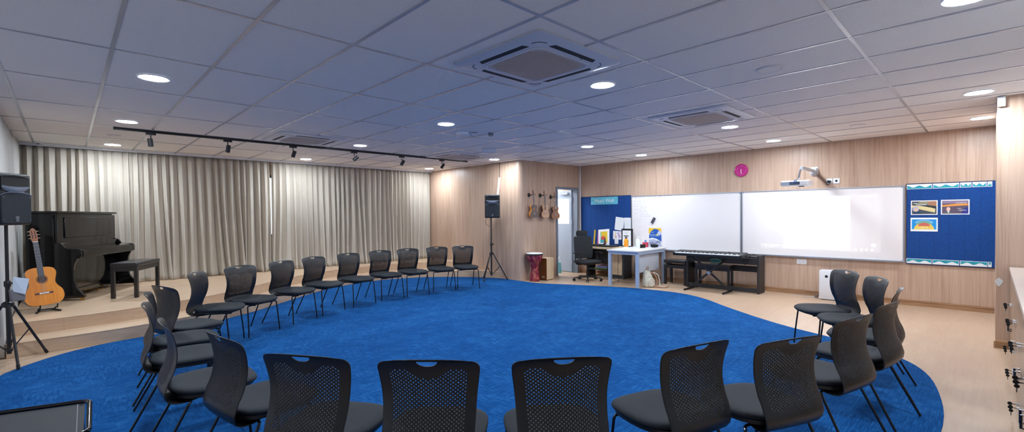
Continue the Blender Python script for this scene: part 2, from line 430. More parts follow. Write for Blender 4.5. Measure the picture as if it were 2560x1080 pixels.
# ---------------------------------------------------------------- ceiling fittings
lamp_m = mat('led_diffuser', (255, 255, 255), .5, emit=(LAMP_C, LAMP_L))
def downlight():
    t = thing('ceiling_downlight', '', 'ceiling light', (0, 0, CEIL), 0, 'round LED downlights in the suspended ceiling')
    MB().lathe([(.098, -.001), (.116, -.001), (.116, -.006), (.109, -.011), (.098, -.009), (.098, -.001)], 36, caps=False).build('trim_ring', white_paint, t)
    MB().lathe([(.001, -.0045), (.098, -.0045), (.098, -.008), (.001, -.008)], 36).build('diffuser', lamp_m, t)
    return t
D0 = downlight()
DL = [(.55, 4.92, 'large round downlight over the left of the carpet, before the black track'),
      (.55, 7.35, 'round downlight just before the left end of the black track'), (.55, 9.80, 'round downlight near the left curtain, above the piano'),
      (3.55, 4.90, 'round downlight beside the white access point disc'), (3.55, 7.33, 'round downlight just before the middle of the black track'),
      (3.55, 9.76, 'round downlight by the curtain gap'), (3.55, 2.48, 'big round downlight beside the nearest air conditioner'),
      (6.56, 2.50, 'round downlight beside the air conditioner in front of the whiteboards'), (6.55, 4.90, 'round downlight in the ceiling in front of the hanging ukuleles'),
      (8.34, 4.90, 'small round downlight above the left whiteboard'), (6.55, 7.33, 'round downlight at the top of the wood return wall, over the far speaker'),
      (6.56, 9.79, 'round downlight at the far corner where curtain meets wood wall'), (8.35, 2.49, 'round downlight above the pink clock'),
      (6.56, .10, 'round downlight nearest the wood column'), (8.37, .10, 'round downlight in the corner above the right pinboard'),
      (3.60, .10, 'round downlight cut by the top right edge of the view')]
for i, (x, y, l) in enumerate(DL):
    if i == 0: D0.location = (x, y, CEIL); D0['label'] = l
    else: dup(D0, (x, y, CEIL), 0, l)
# behind the viewer, lighting the near seats
for x, y in ((.55, 2.48),):
    dup(D0, (x, y, CEIL), 0, 'round downlight above the near left seats, out of view')

ac_m = mat('aircon_plastic', (206, 208, 216), .35)
slot_m = mat('aircon_slot_dark', (24, 26, 26), .7)
gril_m = mat('aircon_grille', (196, 184, 178), .6)
def aircon():
    t = thing('ceiling_air_conditioner', '', 'air conditioner', (0, 0, CEIL), 0, 'square cassette air conditioners in the ceiling')
    a = .475
    g = MB()
    rings = []
    for k, (w_, z) in enumerate(((.95, -.001), (.95, -.012), (.90, -.022), (.80, -.026), (.60, -.028))):
        rings.append([(x, y, z) for x, y in rrect(w_, w_, .05 if k < 3 else .10, 5)])
    g.loft(rings, caps=True); g.build('panel', ac_m, t, smooth=20)
    g = MB()
    for k in range(4):
        Mr = Matrix.Rotation(k*pi/2, 4, 'Z')
        g.loft([[(-.25, .345, -.0235), (.25, .345, -.0235), (.23, .392, -.0235), (-.23, .392, -.0235)], [(-.25, .345, -.0285), (.25, .345, -.0285), (.23, .392, -.0262), (-.23, .392, -.0262)]], M=Mr)
        pts = [(.375*cos(b)*.0+.30+.075*cos(b), .30+.075*sin(b), -.027) for b in [pi/2*q/6 for q in range(7)]]
        g.tube(pts, .0025, 5, M=Mr)
    g.build('air_slot', slot_m, t)
    g = MB(); ou = rrect(.62, .62, .09, 6); inn = rrect(.585, .585, .08, 6)
    n = len(ou)
    v = [(x, y, -.028) for x, y in ou]+[(x, y, -.033) for x, y in ou]+[(x, y, -.033) for x, y in inn]+[(x, y, -.027) for x, y in inn]
    f = []
    for q in range(3):
        for k in range(n): f.append((q*n+k, q*n+(k+1) % n, (q+1)*n+(k+1) % n, (q+1)*n+k))
    g.add(v, f); g.build('grille_frame', ac_m, t)
    g = MB(); g.box((0, 0, -.0285), (.56, .56, .001))
    for k in range(40):
        y = -.265+.53*k/39
        hw = .275-(.05 if abs(y) > .24 else 0)-(.03 if abs(y) > .20 else 0)
        g.box((0, y, -.031), (2*hw, .006, .003))
    g.build('grille', gril_m, t, smooth=0)
    MB().box((.12, -.34, -.0283), (.035, .006, .002)).build('sensor_window', steel, t, smooth=0)
    return t
A0 = aircon(); A0.location = (2.66, 2.47, CEIL); A0['label'] = 'large square ceiling air conditioner nearest the viewer'
dup(A0, (5.64, 2.49, CEIL), 0, 'square ceiling air conditioner in front of the whiteboards')
dup(A0, (2.63, 7.28, CEIL), 0, 'square ceiling air conditioner behind the left half of the black track')
dup(A0, (5.63, 7.38, CEIL), 0, 'square ceiling air conditioner at the right end of the black track')

# black lighting track
t = thing('lighting_track', 'long black ceiling track carrying six spotlights before the curtain', 'lighting track', (0, 7.92, CEIL))
MB().bb(.47, 6.27, -.018, .018, -.034, -.001).build('rail', blk_satin, t, smooth=0)
MB().bb(.455, .47, -.02, .02, -.036, 0).build('end_cap', blk_satin, t, smooth=0)
MB().bb(6.27, 6.285, -.02, .02, -.036, 0).build('end_cap', blk_satin, t, smooth=0)
def spot():
    t = thing('track_spotlight', '', 'spotlight', (0, 0, 0), 0, 'black spotlights on the ceiling track')
    MB().bb(-.055, .055, -.016, .016, -.028, 0).build('adapter', blk_satin, t, smooth=0)
    MB().cyl((0, 0, -.028), (0, 0, -.075), .007, n=10).build('stem', blk_satin, t)
    h = MB().lathe([(.022, .05), (.030, .045), (.030, -.055), (.026, -.06), (.024, -.045), (.001, -.045)], 20).build('lamp_head', blk_satin, t, loc=(0, 0, -.115))
    MB().lathe([(.0, -.046), (.023, -.047)], 16).build('lens', steel, h)
    return t
S0 = spot()
sp = [(.84, (0, .12)), (1.75, (.12, -.1)), (2.68, (.1, -.25)), (3.72, (.2, -.75)), (4.68, (.1, -.45)), (5.62, (.15, -.5))]
names = ['leftmost track spotlight hanging almost straight down', 'track spotlight between the leftmost and the one at the air conditioner', 'track spotlight just right of the far left air conditioner',
         'track spotlight tilted most, right of the middle of the track', 'track spotlight above the right half of the curtain, next to last', 'rightmost track spotlight near the wood wall']
for i, (x, (rx, ry)) in enumerate(sp):
    if i == 0: s = S0; s.location = (x, 7.92, CEIL-.034); s['label'] = names[0]
    else: s = dup(S0, (x, 7.92, CEIL-.034), 0, names[i])
    for c in kids(s):
        if c.name.startswith('lamp_head'):
            c.rotation_euler = (rx+.15, -ry, 0)
            c.location = (-.05*sin(ry), 0, -.075-.05*cos(ry))

# other ceiling fittings
t = thing('wireless_access_point', 'white round disc fitting on the ceiling beside a downlight', 'access point', (4.08, 5.25, CEIL))
MB().lathe([(.09, -.001), (.095, -.012), (.085, -.03), (.05, -.04), (.001, -.042)], 28).build('housing', white_paint, t)
MB().tube([(.07, -.08, -.02), (.08, -.12, -.05), (.09, -.13, -.08)], .003, 6).tube([(.05, -.1, -.01), (.14, -.17, -.012)], .004, 6).build('cable', dkgrey, t)
t = thing('ceiling_sensor', 'small grey box on the ceiling right of the white disc', 'sensor', (4.42, 5.02, CEIL), .6)
MB().box((0, 0, -.025), (.07, .06, .048)).build('housing', mat('sensor_grey', (120, 130, 142), .4), t, bev=.005)
MB().cyl((0, -.03, -.025), (0, -.036, -.025), .012, n=12).build('lens', blk_satin, t)
t = thing('emergency_light', 'white oblong box on the ceiling before the wood return wall', 'emergency light', (5.46, 6.24, CEIL), -.75)
MB().box((0, 0, -.035), (.26, .09, .068)).build('housing', white_paint, t, bev=.006)
MB().box((0, 0, -.071), (.22, .06, .004)).build('diffuser', offwhite, t)
vs = [(4.19, 1.28, .10, 'flat white ceiling disc, the nearer one on the right of the view'), (7.79, 1.28, .09, 'flat white ceiling disc in front of the pink clock wall'), (.51, 8.70, .075, 'small flat white ceiling disc above the piano')]
for x, y, r_, l in vs:
    t = thing('ceiling_speaker', l, 'ceiling speaker', (x, y, CEIL), 0, 'flat discs in the ceiling')
    MB().lathe([(r_, -.001), (r_, -.006), (r_*.93, -.010), (r_*.88, -.007), (.001, -.008)], 32).build('cover', offwhite, t)
    MB().lathe([(r_*.86, -.006), (r_*.86, -.0085), (.001, -.0085)], 32).build('grille', tile_m, t)
t = thing('dome_camera', 'small camera on the ceiling in the left corner by the curtain', 'camera', (-.30, 10.2, CEIL))
MB().lathe([(.055, -.001), (.055, -.018), (.045, -.022)], 24).build('base', white_paint, t)
MB().ell((0, 0, -.022), (.042, .042, .04)).build('dome', mat('dark_dome', (30, 30, 34), .1, coat=1), t)
t = thing('wall_sensor', 'small white box at the top of the wood column', 'sensor', (6.96, -.06, CEIL-.06))
MB().box((0, .0, 0), (.05, .06, .10)).build('housing', white_paint, t, bev=.006)

# ---------------------------------------------------------------- curtains
def curtain(name, P0, P1, z_top, z_bot, m, pleat=.15, amp=.055, seed=0, lean=0., flare=.05, lean2=0., label='', gap=None, rows=26):
    rr = random.Random(seed)
    P0 = Vector(P0); P1 = Vector(P1); L = (P1-P0).length; D = (P1-P0)/L; N = Vector((D.y, -D.x))
    n = max(2, round(L/pleat)); K = 20
    ph = [0.]
    wd = [rr.uniform(.72, 1.3) for _ in range(n)]; s_ = sum(wd); wd = [q*L/s_ for q in wd]
    st = [sum(wd[:i]) for i in range(n)]
    am = [rr.uniform(.75, 1.15) for _ in range(n+1)]
    ln = [rr.uniform(-1, 1)*.05 for _ in range(n+1)]
    v = []; f = []
    cols = n*K+1
    for r_ in range(rows+1):
        q = r_/rows; z = z_top+(z_bot-z_top)*q
        for c in range(cols):
            i = min(c//K, n-1); t_ = (c-i*K)/K
            u = st[i]+wd[i]*t_
            a = am[i]*(1-t_)+am[i+1]*t_
            A = amp*a*(.55+.6*min(1, q*1.6))
            over = wd[i]*.19*(.7+.3*q)
            x = u + over*sin(4*pi*t_+.3)
            y = A*sin(2*pi*t_+.4*sin(2*pi*t_))
            drift = (ln[i]*(1-t_)+ln[i+1]*t_)*q*q*1.5
            x += drift
            fx = min(1., min(u, L-u)/.3)
            nz = mnoise.noise(Vector((u*3.1+seed, q*2.2, seed*1.7)))
            y += nz*.025*q*fx + mnoise.noise(Vector((u*9, q*7, seed)))*.007*q
            if q > .82:
                e = ((q-.82)/.18)
                y += (flare*e*e*(.5+.8*abs(sin(2*pi*t_/1+u*4)))*(.5+.6*mnoise.noise(Vector((u*5, 3, seed)))+.3))
                x += .03*e*mnoise.noise(Vector((u*6, 9, seed)))
            x = max(-.02+lean*q, min(L+lean2*q, x+lean*q*(1-u/L)+lean2*q*(u/L)))
            p = P0 + D*x + N*y
            zz = z if q < 1 else z_bot + .004*abs(sin(u*20))
            v.append((p.x, p.y, zz))
    for r_ in range(rows):
        for c in range(cols-1):
            a = r_*cols+c; f.append((a, a+1, a+1+cols, a+cols))
    g = MB(); g.add(v, f)
    o = g.build(name, m, smooth=179)
    so = o.modifiers.new('thick', 'SOLIDIFY'); so.thickness = .004
    return tag(o, label, 'curtain')
# fold depth to the room side is limited so the cloth stays before the wall
curtain('curtain', (-.57, 10.49), (3.062, 10.49), CEIL-.03, .303, curt, seed=3, pleat=.126, amp=.080, lean2=.055, label='floor-length beige pleated curtain behind the piano, left of the bright gap')
curtain('curtain', (3.10, 10.49), (7.035, 10.49), CEIL-.03, .303, curt, seed=11, pleat=.122, amp=.078, lean=0.015, label='floor-length beige pleated curtain right of the bright gap, up to the wood wall')
curtain('curtain', (-.53, 10.35), (-.53, 7.0), CEIL-.03, .012, curt2, seed=5, pleat=.17, amp=.040, flare=0.0, rows=12, label='paler curtain on the left wall behind the near speaker')

# ---------------------------------------------------------------- perforated chairs
def chair_back_mesh():
    """moulded back shell: a lattice of small round holes, a D-shaped grip at the top"""
    prof = [(.368, -.06), (.364, -.13), (.368, -.190), (.382, -.236), (.412, -.264), (.452, -.274), (.50, -.263), (.55, -.241), (.60, -.226), (.65, -.220), (.70, -.224), (.74, -.232), (.775, -.243), (.797, -.256), (.806, -.268)]
    prof = [(z if z <= .55 else .55+(z-.55)*1.08, y) for z, y in prof]
    # arclength table
    s_ = [0]
    for a, b in zip(prof, prof[1:]): s_.append(s_[-1]+hypot(b[0]-a[0], b[1]-a[1]))
    T = s_[-1]
    def at(s):
        s = min(max(s, 0), T)
        for i in range(len(prof)-1):
            if s <= s_[i+1]+1e-9:
                t = (s-s_[i])/(s_[i+1]-s_[i])
                g = lambda k: prof[min(max(k, 0), len(prof)-1)]
                p0, p1, p2, p3 = g(i-1), g(i), g(i+1), g(i+2)
                return tuple(.5*((2*b)+(-a+c)*t+(2*a-5*b+4*c-d)*t*t+(-a+3*b-3*c+d)*t**3) for a, b, c, d in zip(p0, p1, p2, p3))
    zs = [at(T*i/200)[0] for i in range(201)]
    hwz = [(.385, .172), (.395, .184), (.42, .194), (.46, .198), (.55, .201), (.62, .204), (.68, .209), (.75, .218), (.80, .223), (.85, .223)]
    def hw(s):
        z = at(s)[0]
        h = hwz[-1][1]
        for (a, b), (c, d) in zip(hwz, hwz[1:]):
            if z <= c:
                t = max(0, (z-a)/(c-a)); h = b+(d-b)*t; break
        h *= min(1, .62+.38*sin(min(1, s/.16)*pi/2))
        r = .052                       # rounded top corners
        if s > T-r:
            q = (s-(T-r))/r; h -= r*(1-sqrt(max(0, 1-q*q)))
        return h
    def P(x, s):
        """x in metres (at full width), s arclength"""
        h = hw(s); u = x/.213
        z, y = at(s)
        wrap = .026*min(1, max(0, (s-.16)/.12))
        X = u*h
        return (X, y+wrap*abs(u)**2.2, z-.014*(s/T)**4*abs(u)**3)
    g = MB(); v = {}; V = []; F = []
    dx, dz = .01065, .0083
    NX = 20
    s0 = T-.0555-dz*42
    NR = 42                       # rows of the lattice
    def vid(p):
        k = (round(p[0], 5), round(p[1], 5))
        if k not in v: v[k] = len(V); V.append(p)
        return v[k]
    sTop = s0+dz*NR
    def hole(i, j):
        x = i*dx; s = s0+j*dz
        if abs(i) > NX-2 or j < 4: return False
        if abs(x) > .166: return False
        if j < 4+(abs(i)/20)**2*3: return False
        top = sTop-.004
        # notch below the grip
        n = .044*max(0, 1-(abs(x)/.088)**2.2) if abs(x) < .088 else 0
        lim = top-.002-n
        if abs(x) > .140: lim -= (abs(x)-.14)*.9
        return s < lim
    rad = .0035
    def corner(c, p):
        a = Vector(c); b = Vector(p); d = (b-a).normalized(); return tuple(a+d*rad)
    for j in range(NR):
        for i in range(-NX, NX):
            q = [(i, j), (i+1, j), (i+1, j+1), (i, j+1)]
            ev = [p for p in q if (p[0]+p[1]) % 2 == 0]; od = [p for p in q if (p[0]+p[1]) % 2]
            A = (od[0][0]*dx, s0+od[0][1]*dz); B = (od[1][0]*dx, s0+od[1][1]*dz)
            Mm = ((A[0]+B[0])/2, (A[1]+B[1])/2)
            for c in ev:
                Cc = (c[0]*dx, s0+c[1]*dz)
                if hole(*c):
                    pa, pm, pb = corner(Cc, A), corner(Cc, Mm), corner(Cc, B)
                    F.append([vid(A), vid(Mm), vid(pm), vid(pa)]); F.append([vid(Mm), vid(B), vid(pb), vid(pm)])
                else:
                    F.append([vid(A), vid(Mm), vid(Cc)]); F.append([vid(Mm), vid(B), vid(Cc)])
    # lower apron below the lattice
    rows = [s0*k/8 for k in range(9)]
    xs = [i*dx for i in range(-NX, NX+1)]
    for a, b in zip(rows, rows[1:]):
        for x0, x1 in zip(xs, xs[1:]): F.append([vid((x0, a)), vid((x1, a)), vid((x1, b)), vid((x0, b))])
    # top band with the grip hole
    up_s = T-.017; lw = .046
    def low(x): return up_s-.029*sqrt(max(0, 1-(x/lw)**2)) if abs(x) < lw else up_s
    Xs = sorted(set([round(x, 6) for x in xs]+[-lw, lw]+[lw*sin(pi/2*k/5) for k in range(-4, 5)]))
    base = [x for x in xs]
    def bandrow(fn0, fn1, X):
        for x0, x1 in zip(X, X[1:]):
            a, b, c, d = (x0, fn0(x0)), (x1, fn0(x1)), (x1, fn1(x1)), (x0, fn1(x0))
            ids = []
            for p in (a, b, c, d):
                k = vid(p)
                if not ids or k != ids[-1]: ids.append(k)
            if len(set(ids)) >= 3: F.append(list(dict.fromkeys(ids)))
    # stitch: lattice top row has nodes at xs only
    mid0 = lambda x: sTop
    for x0, x1 in zip(xs, xs[1:]):
        ins = [x for x in Xs if x0-1e-9 < x < x1+1e-9]
        if len(ins) < 2: ins = [x0, x1]
        k1 = [vid((x, sTop+.004)) for x in ins]
        F.append([vid((x0, sTop)), vid((x1, sTop))]+k1[::-1])
    f1 = lambda x: sTop+.004
    h1 = lambda x: f1(x)*.6+low(x)*.4; h2 = lambda x: f1(x)*.2+low(x)*.8
    bandrow(f1, h1, Xs); bandrow(h1, h2, Xs); bandrow(h2, low, Xs)
    ups = lambda x: up_s
    t1 = lambda x: up_s+.007; t2 = lambda x: up_s+.014; t3 = lambda x: T
    bandrow(ups, t1, Xs); bandrow(t1, t2, Xs); bandrow(t2, t3, Xs)
    g.add([P(x, s) for x, s in V], F)
    return g
def make_chair():
    t = thing('perforated_chair', '', 'chair', (0, 0, 0), 0, 'black perforated chairs in the ring on the blue carpet')
    bk = chair_back_mesh().build('backrest', blk_plastic, t, smooth=60, weld=True)
    so = bk.modifiers.new('t', 'SOLIDIFY'); so.thickness = .0036; so.offset = 0
    # seat pad
    def outline(k, fr):
        pts = []
        for i in range(40):
            a = 2*pi*i/40; c_, s__ = cos(a), sin(a); e = 2/3.0
            x = k*.232*(abs(c_)**e)*(1 if c_ >= 0 else -1); y = k*.232*(abs(s__)**e)*(1 if s__ >= 0 else -1)
            if y < 0: x *= 1-.14*(y/.232)**2
            pts.append((x, y+.0))
        return pts
    rings = []
    for k, dz in ((.90, -.024), (.97, -.020), (1.0, -.010), (.985, .0), (.94, .007), (.80, .010), (.5, .0075), (.2, .006)):
        ring = []
        for x, y in outline(k, 0):
            z = .434+dz - .010*max(0, (y-.05)/.18)**2*1.2 - .004*(1-abs(x)/.23) + .008*max(0, (-y-.1)/.13)
            ring.append((x, y+.002, z))
        rings.append(ring)
    MB().loft(rings).build('seat', blk_fab, t, smooth=60)
    rings = [[(x*.93, y*.93, z) for x, y in outline(1, 0)] for z in (.390, .397, .410)]
    MB().loft(rings).build('seat_shell', blk_satin, t, smooth=40)
    for sx in (-1, 1):
        # front leg, rear leg : each bends out from under the seat
        MB().tube(catmull([(sx*.10, .13, .374), (sx*.185, .135, .376), (sx*.203, .137, .364), (sx*.207, .140, .34), (sx*.215, .160, .15), (sx*.222, .170, ZR+.003)], 5), .0078, 10).build('leg', blk_metal, t)
        MB().tube(catmull([(sx*.10, -.12, .372), (sx*.190, -.135, .374), (sx*.209, -.148, .362), (sx*.213, -.162, .335), (sx*.226, -.26, .15), (sx*.235, -.335, ZR+.004)], 5), .0078, 10).build('leg', blk_metal, t)
    g = MB()
    for sx in (-1, 1): g.tube([(sx*.12, .16, .374), (sx*.12, -.14, .372)], .0075, 8)
    g.box((0, .12, .375), (.26, .014, .014)).box((0, -.12, .373), (.26, .014, .014)).box((0, .15, .385), (.24, .03, .016))
    g.build('seat_frame', blk_metal, t)
    return t
CH = [  # x, y, rotation (deg), label
 (5.63, 7.16, 158, 'chair at the far right end of the back arc, nearest the far tripod stand'),
 (5.12, 7.27, 166, 'chair beside the end chair of the back arc, before the right curtain edge'),
 (4.52, 7.28, 176, 'back-arc chair third from the far speaker stand, overlapping the right curtain'),
 (3.97, 7.24, 184, 'back-arc chair fourth from the far speaker stand, before the dark curtain slit'),
 (3.37, 7.11, 194, 'back-arc chair fifth from the far speaker stand, in front of the right curtain'),
 (2.76, 6.9, 203, 'back-arc chair just right of the curtain gap'),
 (2.235, 6.62, 209, 'back-arc chair standing just below the bright curtain gap'),
 (1.645, 6.305, 206, 'back-arc chair before the steps, facing most squarely to the view'),
 (1.22, 6.00, 238, 'turned chair on the left seen from the front side, right of the piano bench'),
 (0.832, 5.22, 287, 'left-side chair showing its rear, thin top tip under the piano bench'),
 (.70, 4.68, 262, 'left-side chair mostly hidden, only the curled top of its back showing'),
 (0.63, 4.1, 262, 'leftmost side-on chair with the pitted inner face of its back visible'),
 (0.64, 3.37, 267, 'side-on chair on the left with a smooth dark side, before the leftmost one'),
 (0.80, 2.82, 279, 'left chair with its thin raised top corner and grip slot, beside the front row'),
 (0.941, 2.244, 303, 'front-row chair seen from behind, leftmost of the big backs'),
 (1.264, 1.826, 314, 'front-row chair seen square from behind, left of the centre of the view'),
 (1.665, 1.46, 323, 'front-row chair seen square from behind, right of the centre of the view'),
 (2.206, 1.178, 343, 'front-row chair turned left, between the square-on back and the right cluster'),
 (2.638, 0.891, 337, 'front-row chair whose back touches the right cluster, grip slot against blue carpet'),
 (3.4, 0.777, 346, 'tall near back in the right cluster, its tip before the two far chairs'),
 (4.07, 0.705, 351, 'right-cluster chair nearest the lockers, with a bulging lower back'),
 (4.72, 0.745, 3, 'right-cluster chair mostly hidden, only its curled top and bulge showing'),
 (5.286, 0.935, 30, 'chair facing left with a shiny top corner, beside the far right one'),
 (5.675, 1.225, 42, 'far right chair in front of the white purifier, whole seat and back visible')]
c0 = make_chair()
for i, (x, y, a, l) in enumerate(CH):
    l = 'black ' + l
    if i == 0: c0.location = (x, y, 0); c0.rotation_euler = (0, 0, radians(a)); c0['label'] = l
    else: dup(c0, (x, y, 0), radians(a), l)

# black sling stool cut by the lower left corner of the view
t = thing('sling_stool', 'black tubular stool with a stitched dark sling seat, cut by the lower left corner', 'stool', (-.19, 3.08, 0))
SQ = [(.262, .25), (-.25, .42), (-.28, -.24), (.245, -.24)]
def rounded(P, r=.045, n=5):
    out = []
    for i in range(len(P)):
        a, b, c = Vector(P[i-1]), Vector(P[i]), Vector(P[(i+1) % len(P)])
        p0 = b+(a-b).normalized()*r; p2 = b+(c-b).normalized()*r
        for k in range(n+1):
            t_ = k/n; out.append(tuple(p0*(1-t_)**2+b*2*t_*(1-t_)+p2*t_*t_))
    return out
rp = rounded(SQ)
MB().tube([(p[0], p[1], .46) for p in rp]+[(rp[0][0], rp[0][1], .46)], .0115, 12).build('seat_frame', mat('black_chrome', (20, 20, 26), .12, metal=.8, coat=.6), t)
for x_, y_ in SQ:
    MB().tube([(x_*.86, y_*.86, .455), (x_*.88, y_*.88, .25), (x_*.9, y_*.9, .0175)], .0115, 10).build('leg', MATS['black_chrome'], t)
g = MB(); rs = rounded([(p[0]*.93, p[1]*.95) for p in SQ], .02)
g.prism(rs, .449, .455); sl = g.build('sling', mat('sling_cloth', (50, 50, 54), .7, vary=(200, .15)), t, smooth=0)
for x0, x1 in ((.215, .205), (-.155, -.205)):
    g = MB()
    for k in range(34):
        u = k/33; y_ = -.20+(.44 if x0 > 0 else .52)*u; g.box((x1+(x0-x1)*u, y_, .4555), (.003, .007, .002))
    g.build('stitching', mat('thread', (170, 172, 176), .7), sl, smooth=0)['kind'] = 'stuff'

# ---------------------------------------------------------------- speakers on tripods
grille_m = mat('speaker_grille', (38, 44, 52), .6, bump=(700, .6), metal=.2)
case_m = mat('speaker_case', (27, 30, 35), .45, bump=(300, .2))
horn_lit = mat('speaker_horn_lit', (112, 120, 134), .25, coat=.4)  # grey lightened so the lip looks lit from above
logo_m = mat('badge_silver', (200, 204, 210), .3, metal=.6)
def speaker():
    t = thing('loudspeaker', '', 'loudspeaker')
    # body: trapezoid plan, front at -Y
    pl = [(-.155, -.14), (.155, -.14), (.165, -.10), (.165, .0), (.105, .15), (-.105, .15), (-.165, .0), (-.165, -.10)]
    rings = []
    for k, z in ((.93, 0), (1.0, .015), (1.0, .485), (.93, .502)):
        rings.append([(x*k, y*k, z) for x, y in pl])
    MB().loft(rings).build('cabinet', case_m, t, smooth=30, bev=.006)
    # horn recess: dark mouth and lower lip coloured lighter, as if lit from above
    g = MB(); g.loft([[(x, -.138, z) for x, z in rrect(.27, .145, .03, 5, 0, .405)], [(x, -.147, z) for x, z in rrect(.275, .15, .03, 5, 0, .405)]])
    g.build('horn_mouth', mat('horn_dark', (10, 11, 13), .4), t, smooth=40)
    rings = []
    for q in range(9):
        u = q/8; a = -1+2*u
        x = a*.135; d = .022*(1-a*a)
        zc = .375-.030*(1-a*a)
        rings.append([(x, -.147-.004, zc+.022*(1-a*a)+.006), (x, -.150-d*.8, zc-.012), (x, -.147, zc-.028*(1-a*a)-.012), (x, -.142, zc)])
    MB().loft(rings).build('horn_lip', horn_lit, t, smooth=60)
    rings = []
    for q in range(9):
        a = -1+2*q/8; x = a*.135; zc = .478-.012*a*a
        rings.append([(x, -.146, zc+.006), (x, -.158+.008*a*a, zc), (x, -.146, zc-.018*(1-a*a)-.004)])
    MB().loft(rings).build('horn_brow', case_m, t, smooth=60)
    # woofer grille with arched top
    pts = [(-.145, .03), (-.13, .018), (.13, .018), (.145, .03), (.148, .285)] + [(.148*cos(a), .285+.030*sin(a)) for a in [pi*k/12 for k in range(1, 12)]] + [(-.148, .285)]
    g = MB(); g.loft([[(x, -.136, z) for x, z in pts], [(x, -.150, z) for x, z in pts], [(x*.97, -.156, .165+(z-.165)*.97) for x, z in pts]])
    gr = g.build('grille', grille_m, t, smooth=30)
    arch = [(-.150, -.152, .286)] + [(-.150*cos(a), -.153, .286+.034*sin(a)) for a in [pi*k/10 for k in range(1, 10)]] + [(.150, -.152, .286)]
    MB().tube(arch, .0045, 6).build('trim', horn_lit, t)
    lg = MB().lathe([(.016, 0), (.018, 0), (.018, .002), (.016, .002), (.016, 0)], 20, caps=False, M=Matrix.Translation((0, -.1565, .070)) @ Matrix.Rotation(pi/2, 4, 'X'))
    for k in range(3): lg.box((0, 0, 0), (.024, .0015, .002), M=Matrix.Translation((0, -.158, .070)) @ Matrix.Rotation(k*pi/3, 4, 'Y'))
    lg.box((0, -.158, .042), (.030, .0015, .006))
    lg.build('badge', logo_m, gr, smooth=0)
    for sx in (-1, 1):
        for z in (.05, .27): MB().lathe([(.004, 0), (.004, .002), (.001, .0025)], 8, M=Matrix.Translation((sx*.128, -.156, z)) @ Matrix.Rotation(pi/2, 4, 'X')).build('screw', steel, gr)
    g = MB().bb(-.07, .07, .0, .10, .500, .512).build('handle', case_m, t, bev=.004)
    return t
def stand(zp):
    t = thing('speaker_stand', '', 'speaker stand')
    MB().cyl((0, 0, .10), (0, 0, .80), .0175, n=14).build('outer_tube', blk_satin, t)
    MB().cyl((0, 0, .78), (0, 0, zp), .0140, n=14).build('inner_pole', blk_satin, t)
    c = MB().lathe([(.022, .76), (.026, .77), (.026, .81), (.020, .82), (.001, .82)], 16).build('collar', blk_satin, t)
    MB().cyl((.02, 0, .79), (.06, 0, .79), .008, .012, n=10).build('knob', blk_plastic, c)
    h = MB().lathe([(.02, .555), (.045, .565), (.045, .60), (.028, .615), (.001, .615)], 18).build('hub', blk_satin, t)
    MB().lathe([(.02, .12), (.028, .125), (.028, .15), (.02, .155), (.001, .155)], 14).build('lower_collar', blk_satin, t)
    for k in range(3):
        Mr = Matrix.Rotation(2*pi*k/3, 4, 'Z')
        l = MB().tube([(.035, 0, .59), (.345, 0, .018)], .0115, 10, M=Mr).build('leg', blk_satin, t)
        MB().tube([(.330, 0, .046), (.350, 0, .0095)], .014, 10, M=Mr).build('foot_cap', blk_rubber, l)
        MB().tube([(.025, 0, .14), (.185, 0, .305)], .006, 6, M=Mr).build('brace', blk_satin, t)
    return t
st = stand(1.364); st.location = (6.70, 7.62, ZR-.0); st.rotation_euler = (0, 0, radians(-40)); st['label'] = 'black tripod stand on the carpet edge by the wood return wall'; st['group'] = 'speaker stands'
st2 = dup(st, (-.43, 6.70, 0), radians(43), 'black tripod stand at the left edge of the view before the steps', 'speaker stands')
for s, z0 in ((st, ZR), (st2, .006)): s.location.z = z0-0.0
s0 = speaker(); s0.location = (6.70, 7.58, 1.371); s0.rotation_euler = (0, 0, radians(-40)); s0['label'] = 'black loudspeaker on the far tripod before the wood wall'; s0['group'] = 'loudspeakers'
dup(s0, (-.465, 6.68, 1.371), radians(50), 'large black loudspeaker at the left edge of the view, on the near tripod', 'loudspeakers')
tag(MB().tube(catmull([(6.62, 7.66, 1.37), (6.57, 7.66, 1.27), (6.62, 7.64, 1.20), (6.672, 7.63, 1.19)], 5), .004, 6).build('cable', mat('brown_cable', (96, 52, 40), .5)), 'short brown cable looping under the far loudspeaker', 'cable')
# paper bag / sheet hanging on the near stand
t = thing('hanging_sheet', 'pale paper sheet hung on the near speaker stand over a grey pouch', 'paper', (-.385, 6.66, .765), radians(20))
MB().loft([[(-.01, -.02, .10), (.10, -.035, .07), (.10, -.033, .07), (-.01, -.018, .10)], [(-.02, -.03, -.04), (.06, -.06, -.08), (.06, -.058, -.08), (-.02, -.028, -.04)]]).build('sheet', mat('pale_blue_paper', (206, 216, 230), .6), t, smooth=0)
MB().loft([[(x*.06+.02, y*.02-.01, -.02) for x, y in ((-1, -1), (1, -1), (1, 1), (-1, 1))], [(x*.05+.02, y*.03-.01, -.14) for x, y in ((-1, -1), (1, -1), (1, 1), (-1, 1))]]).build('pouch', mat('grey_pouch', (120, 116, 118), .8), t, bev=.01)

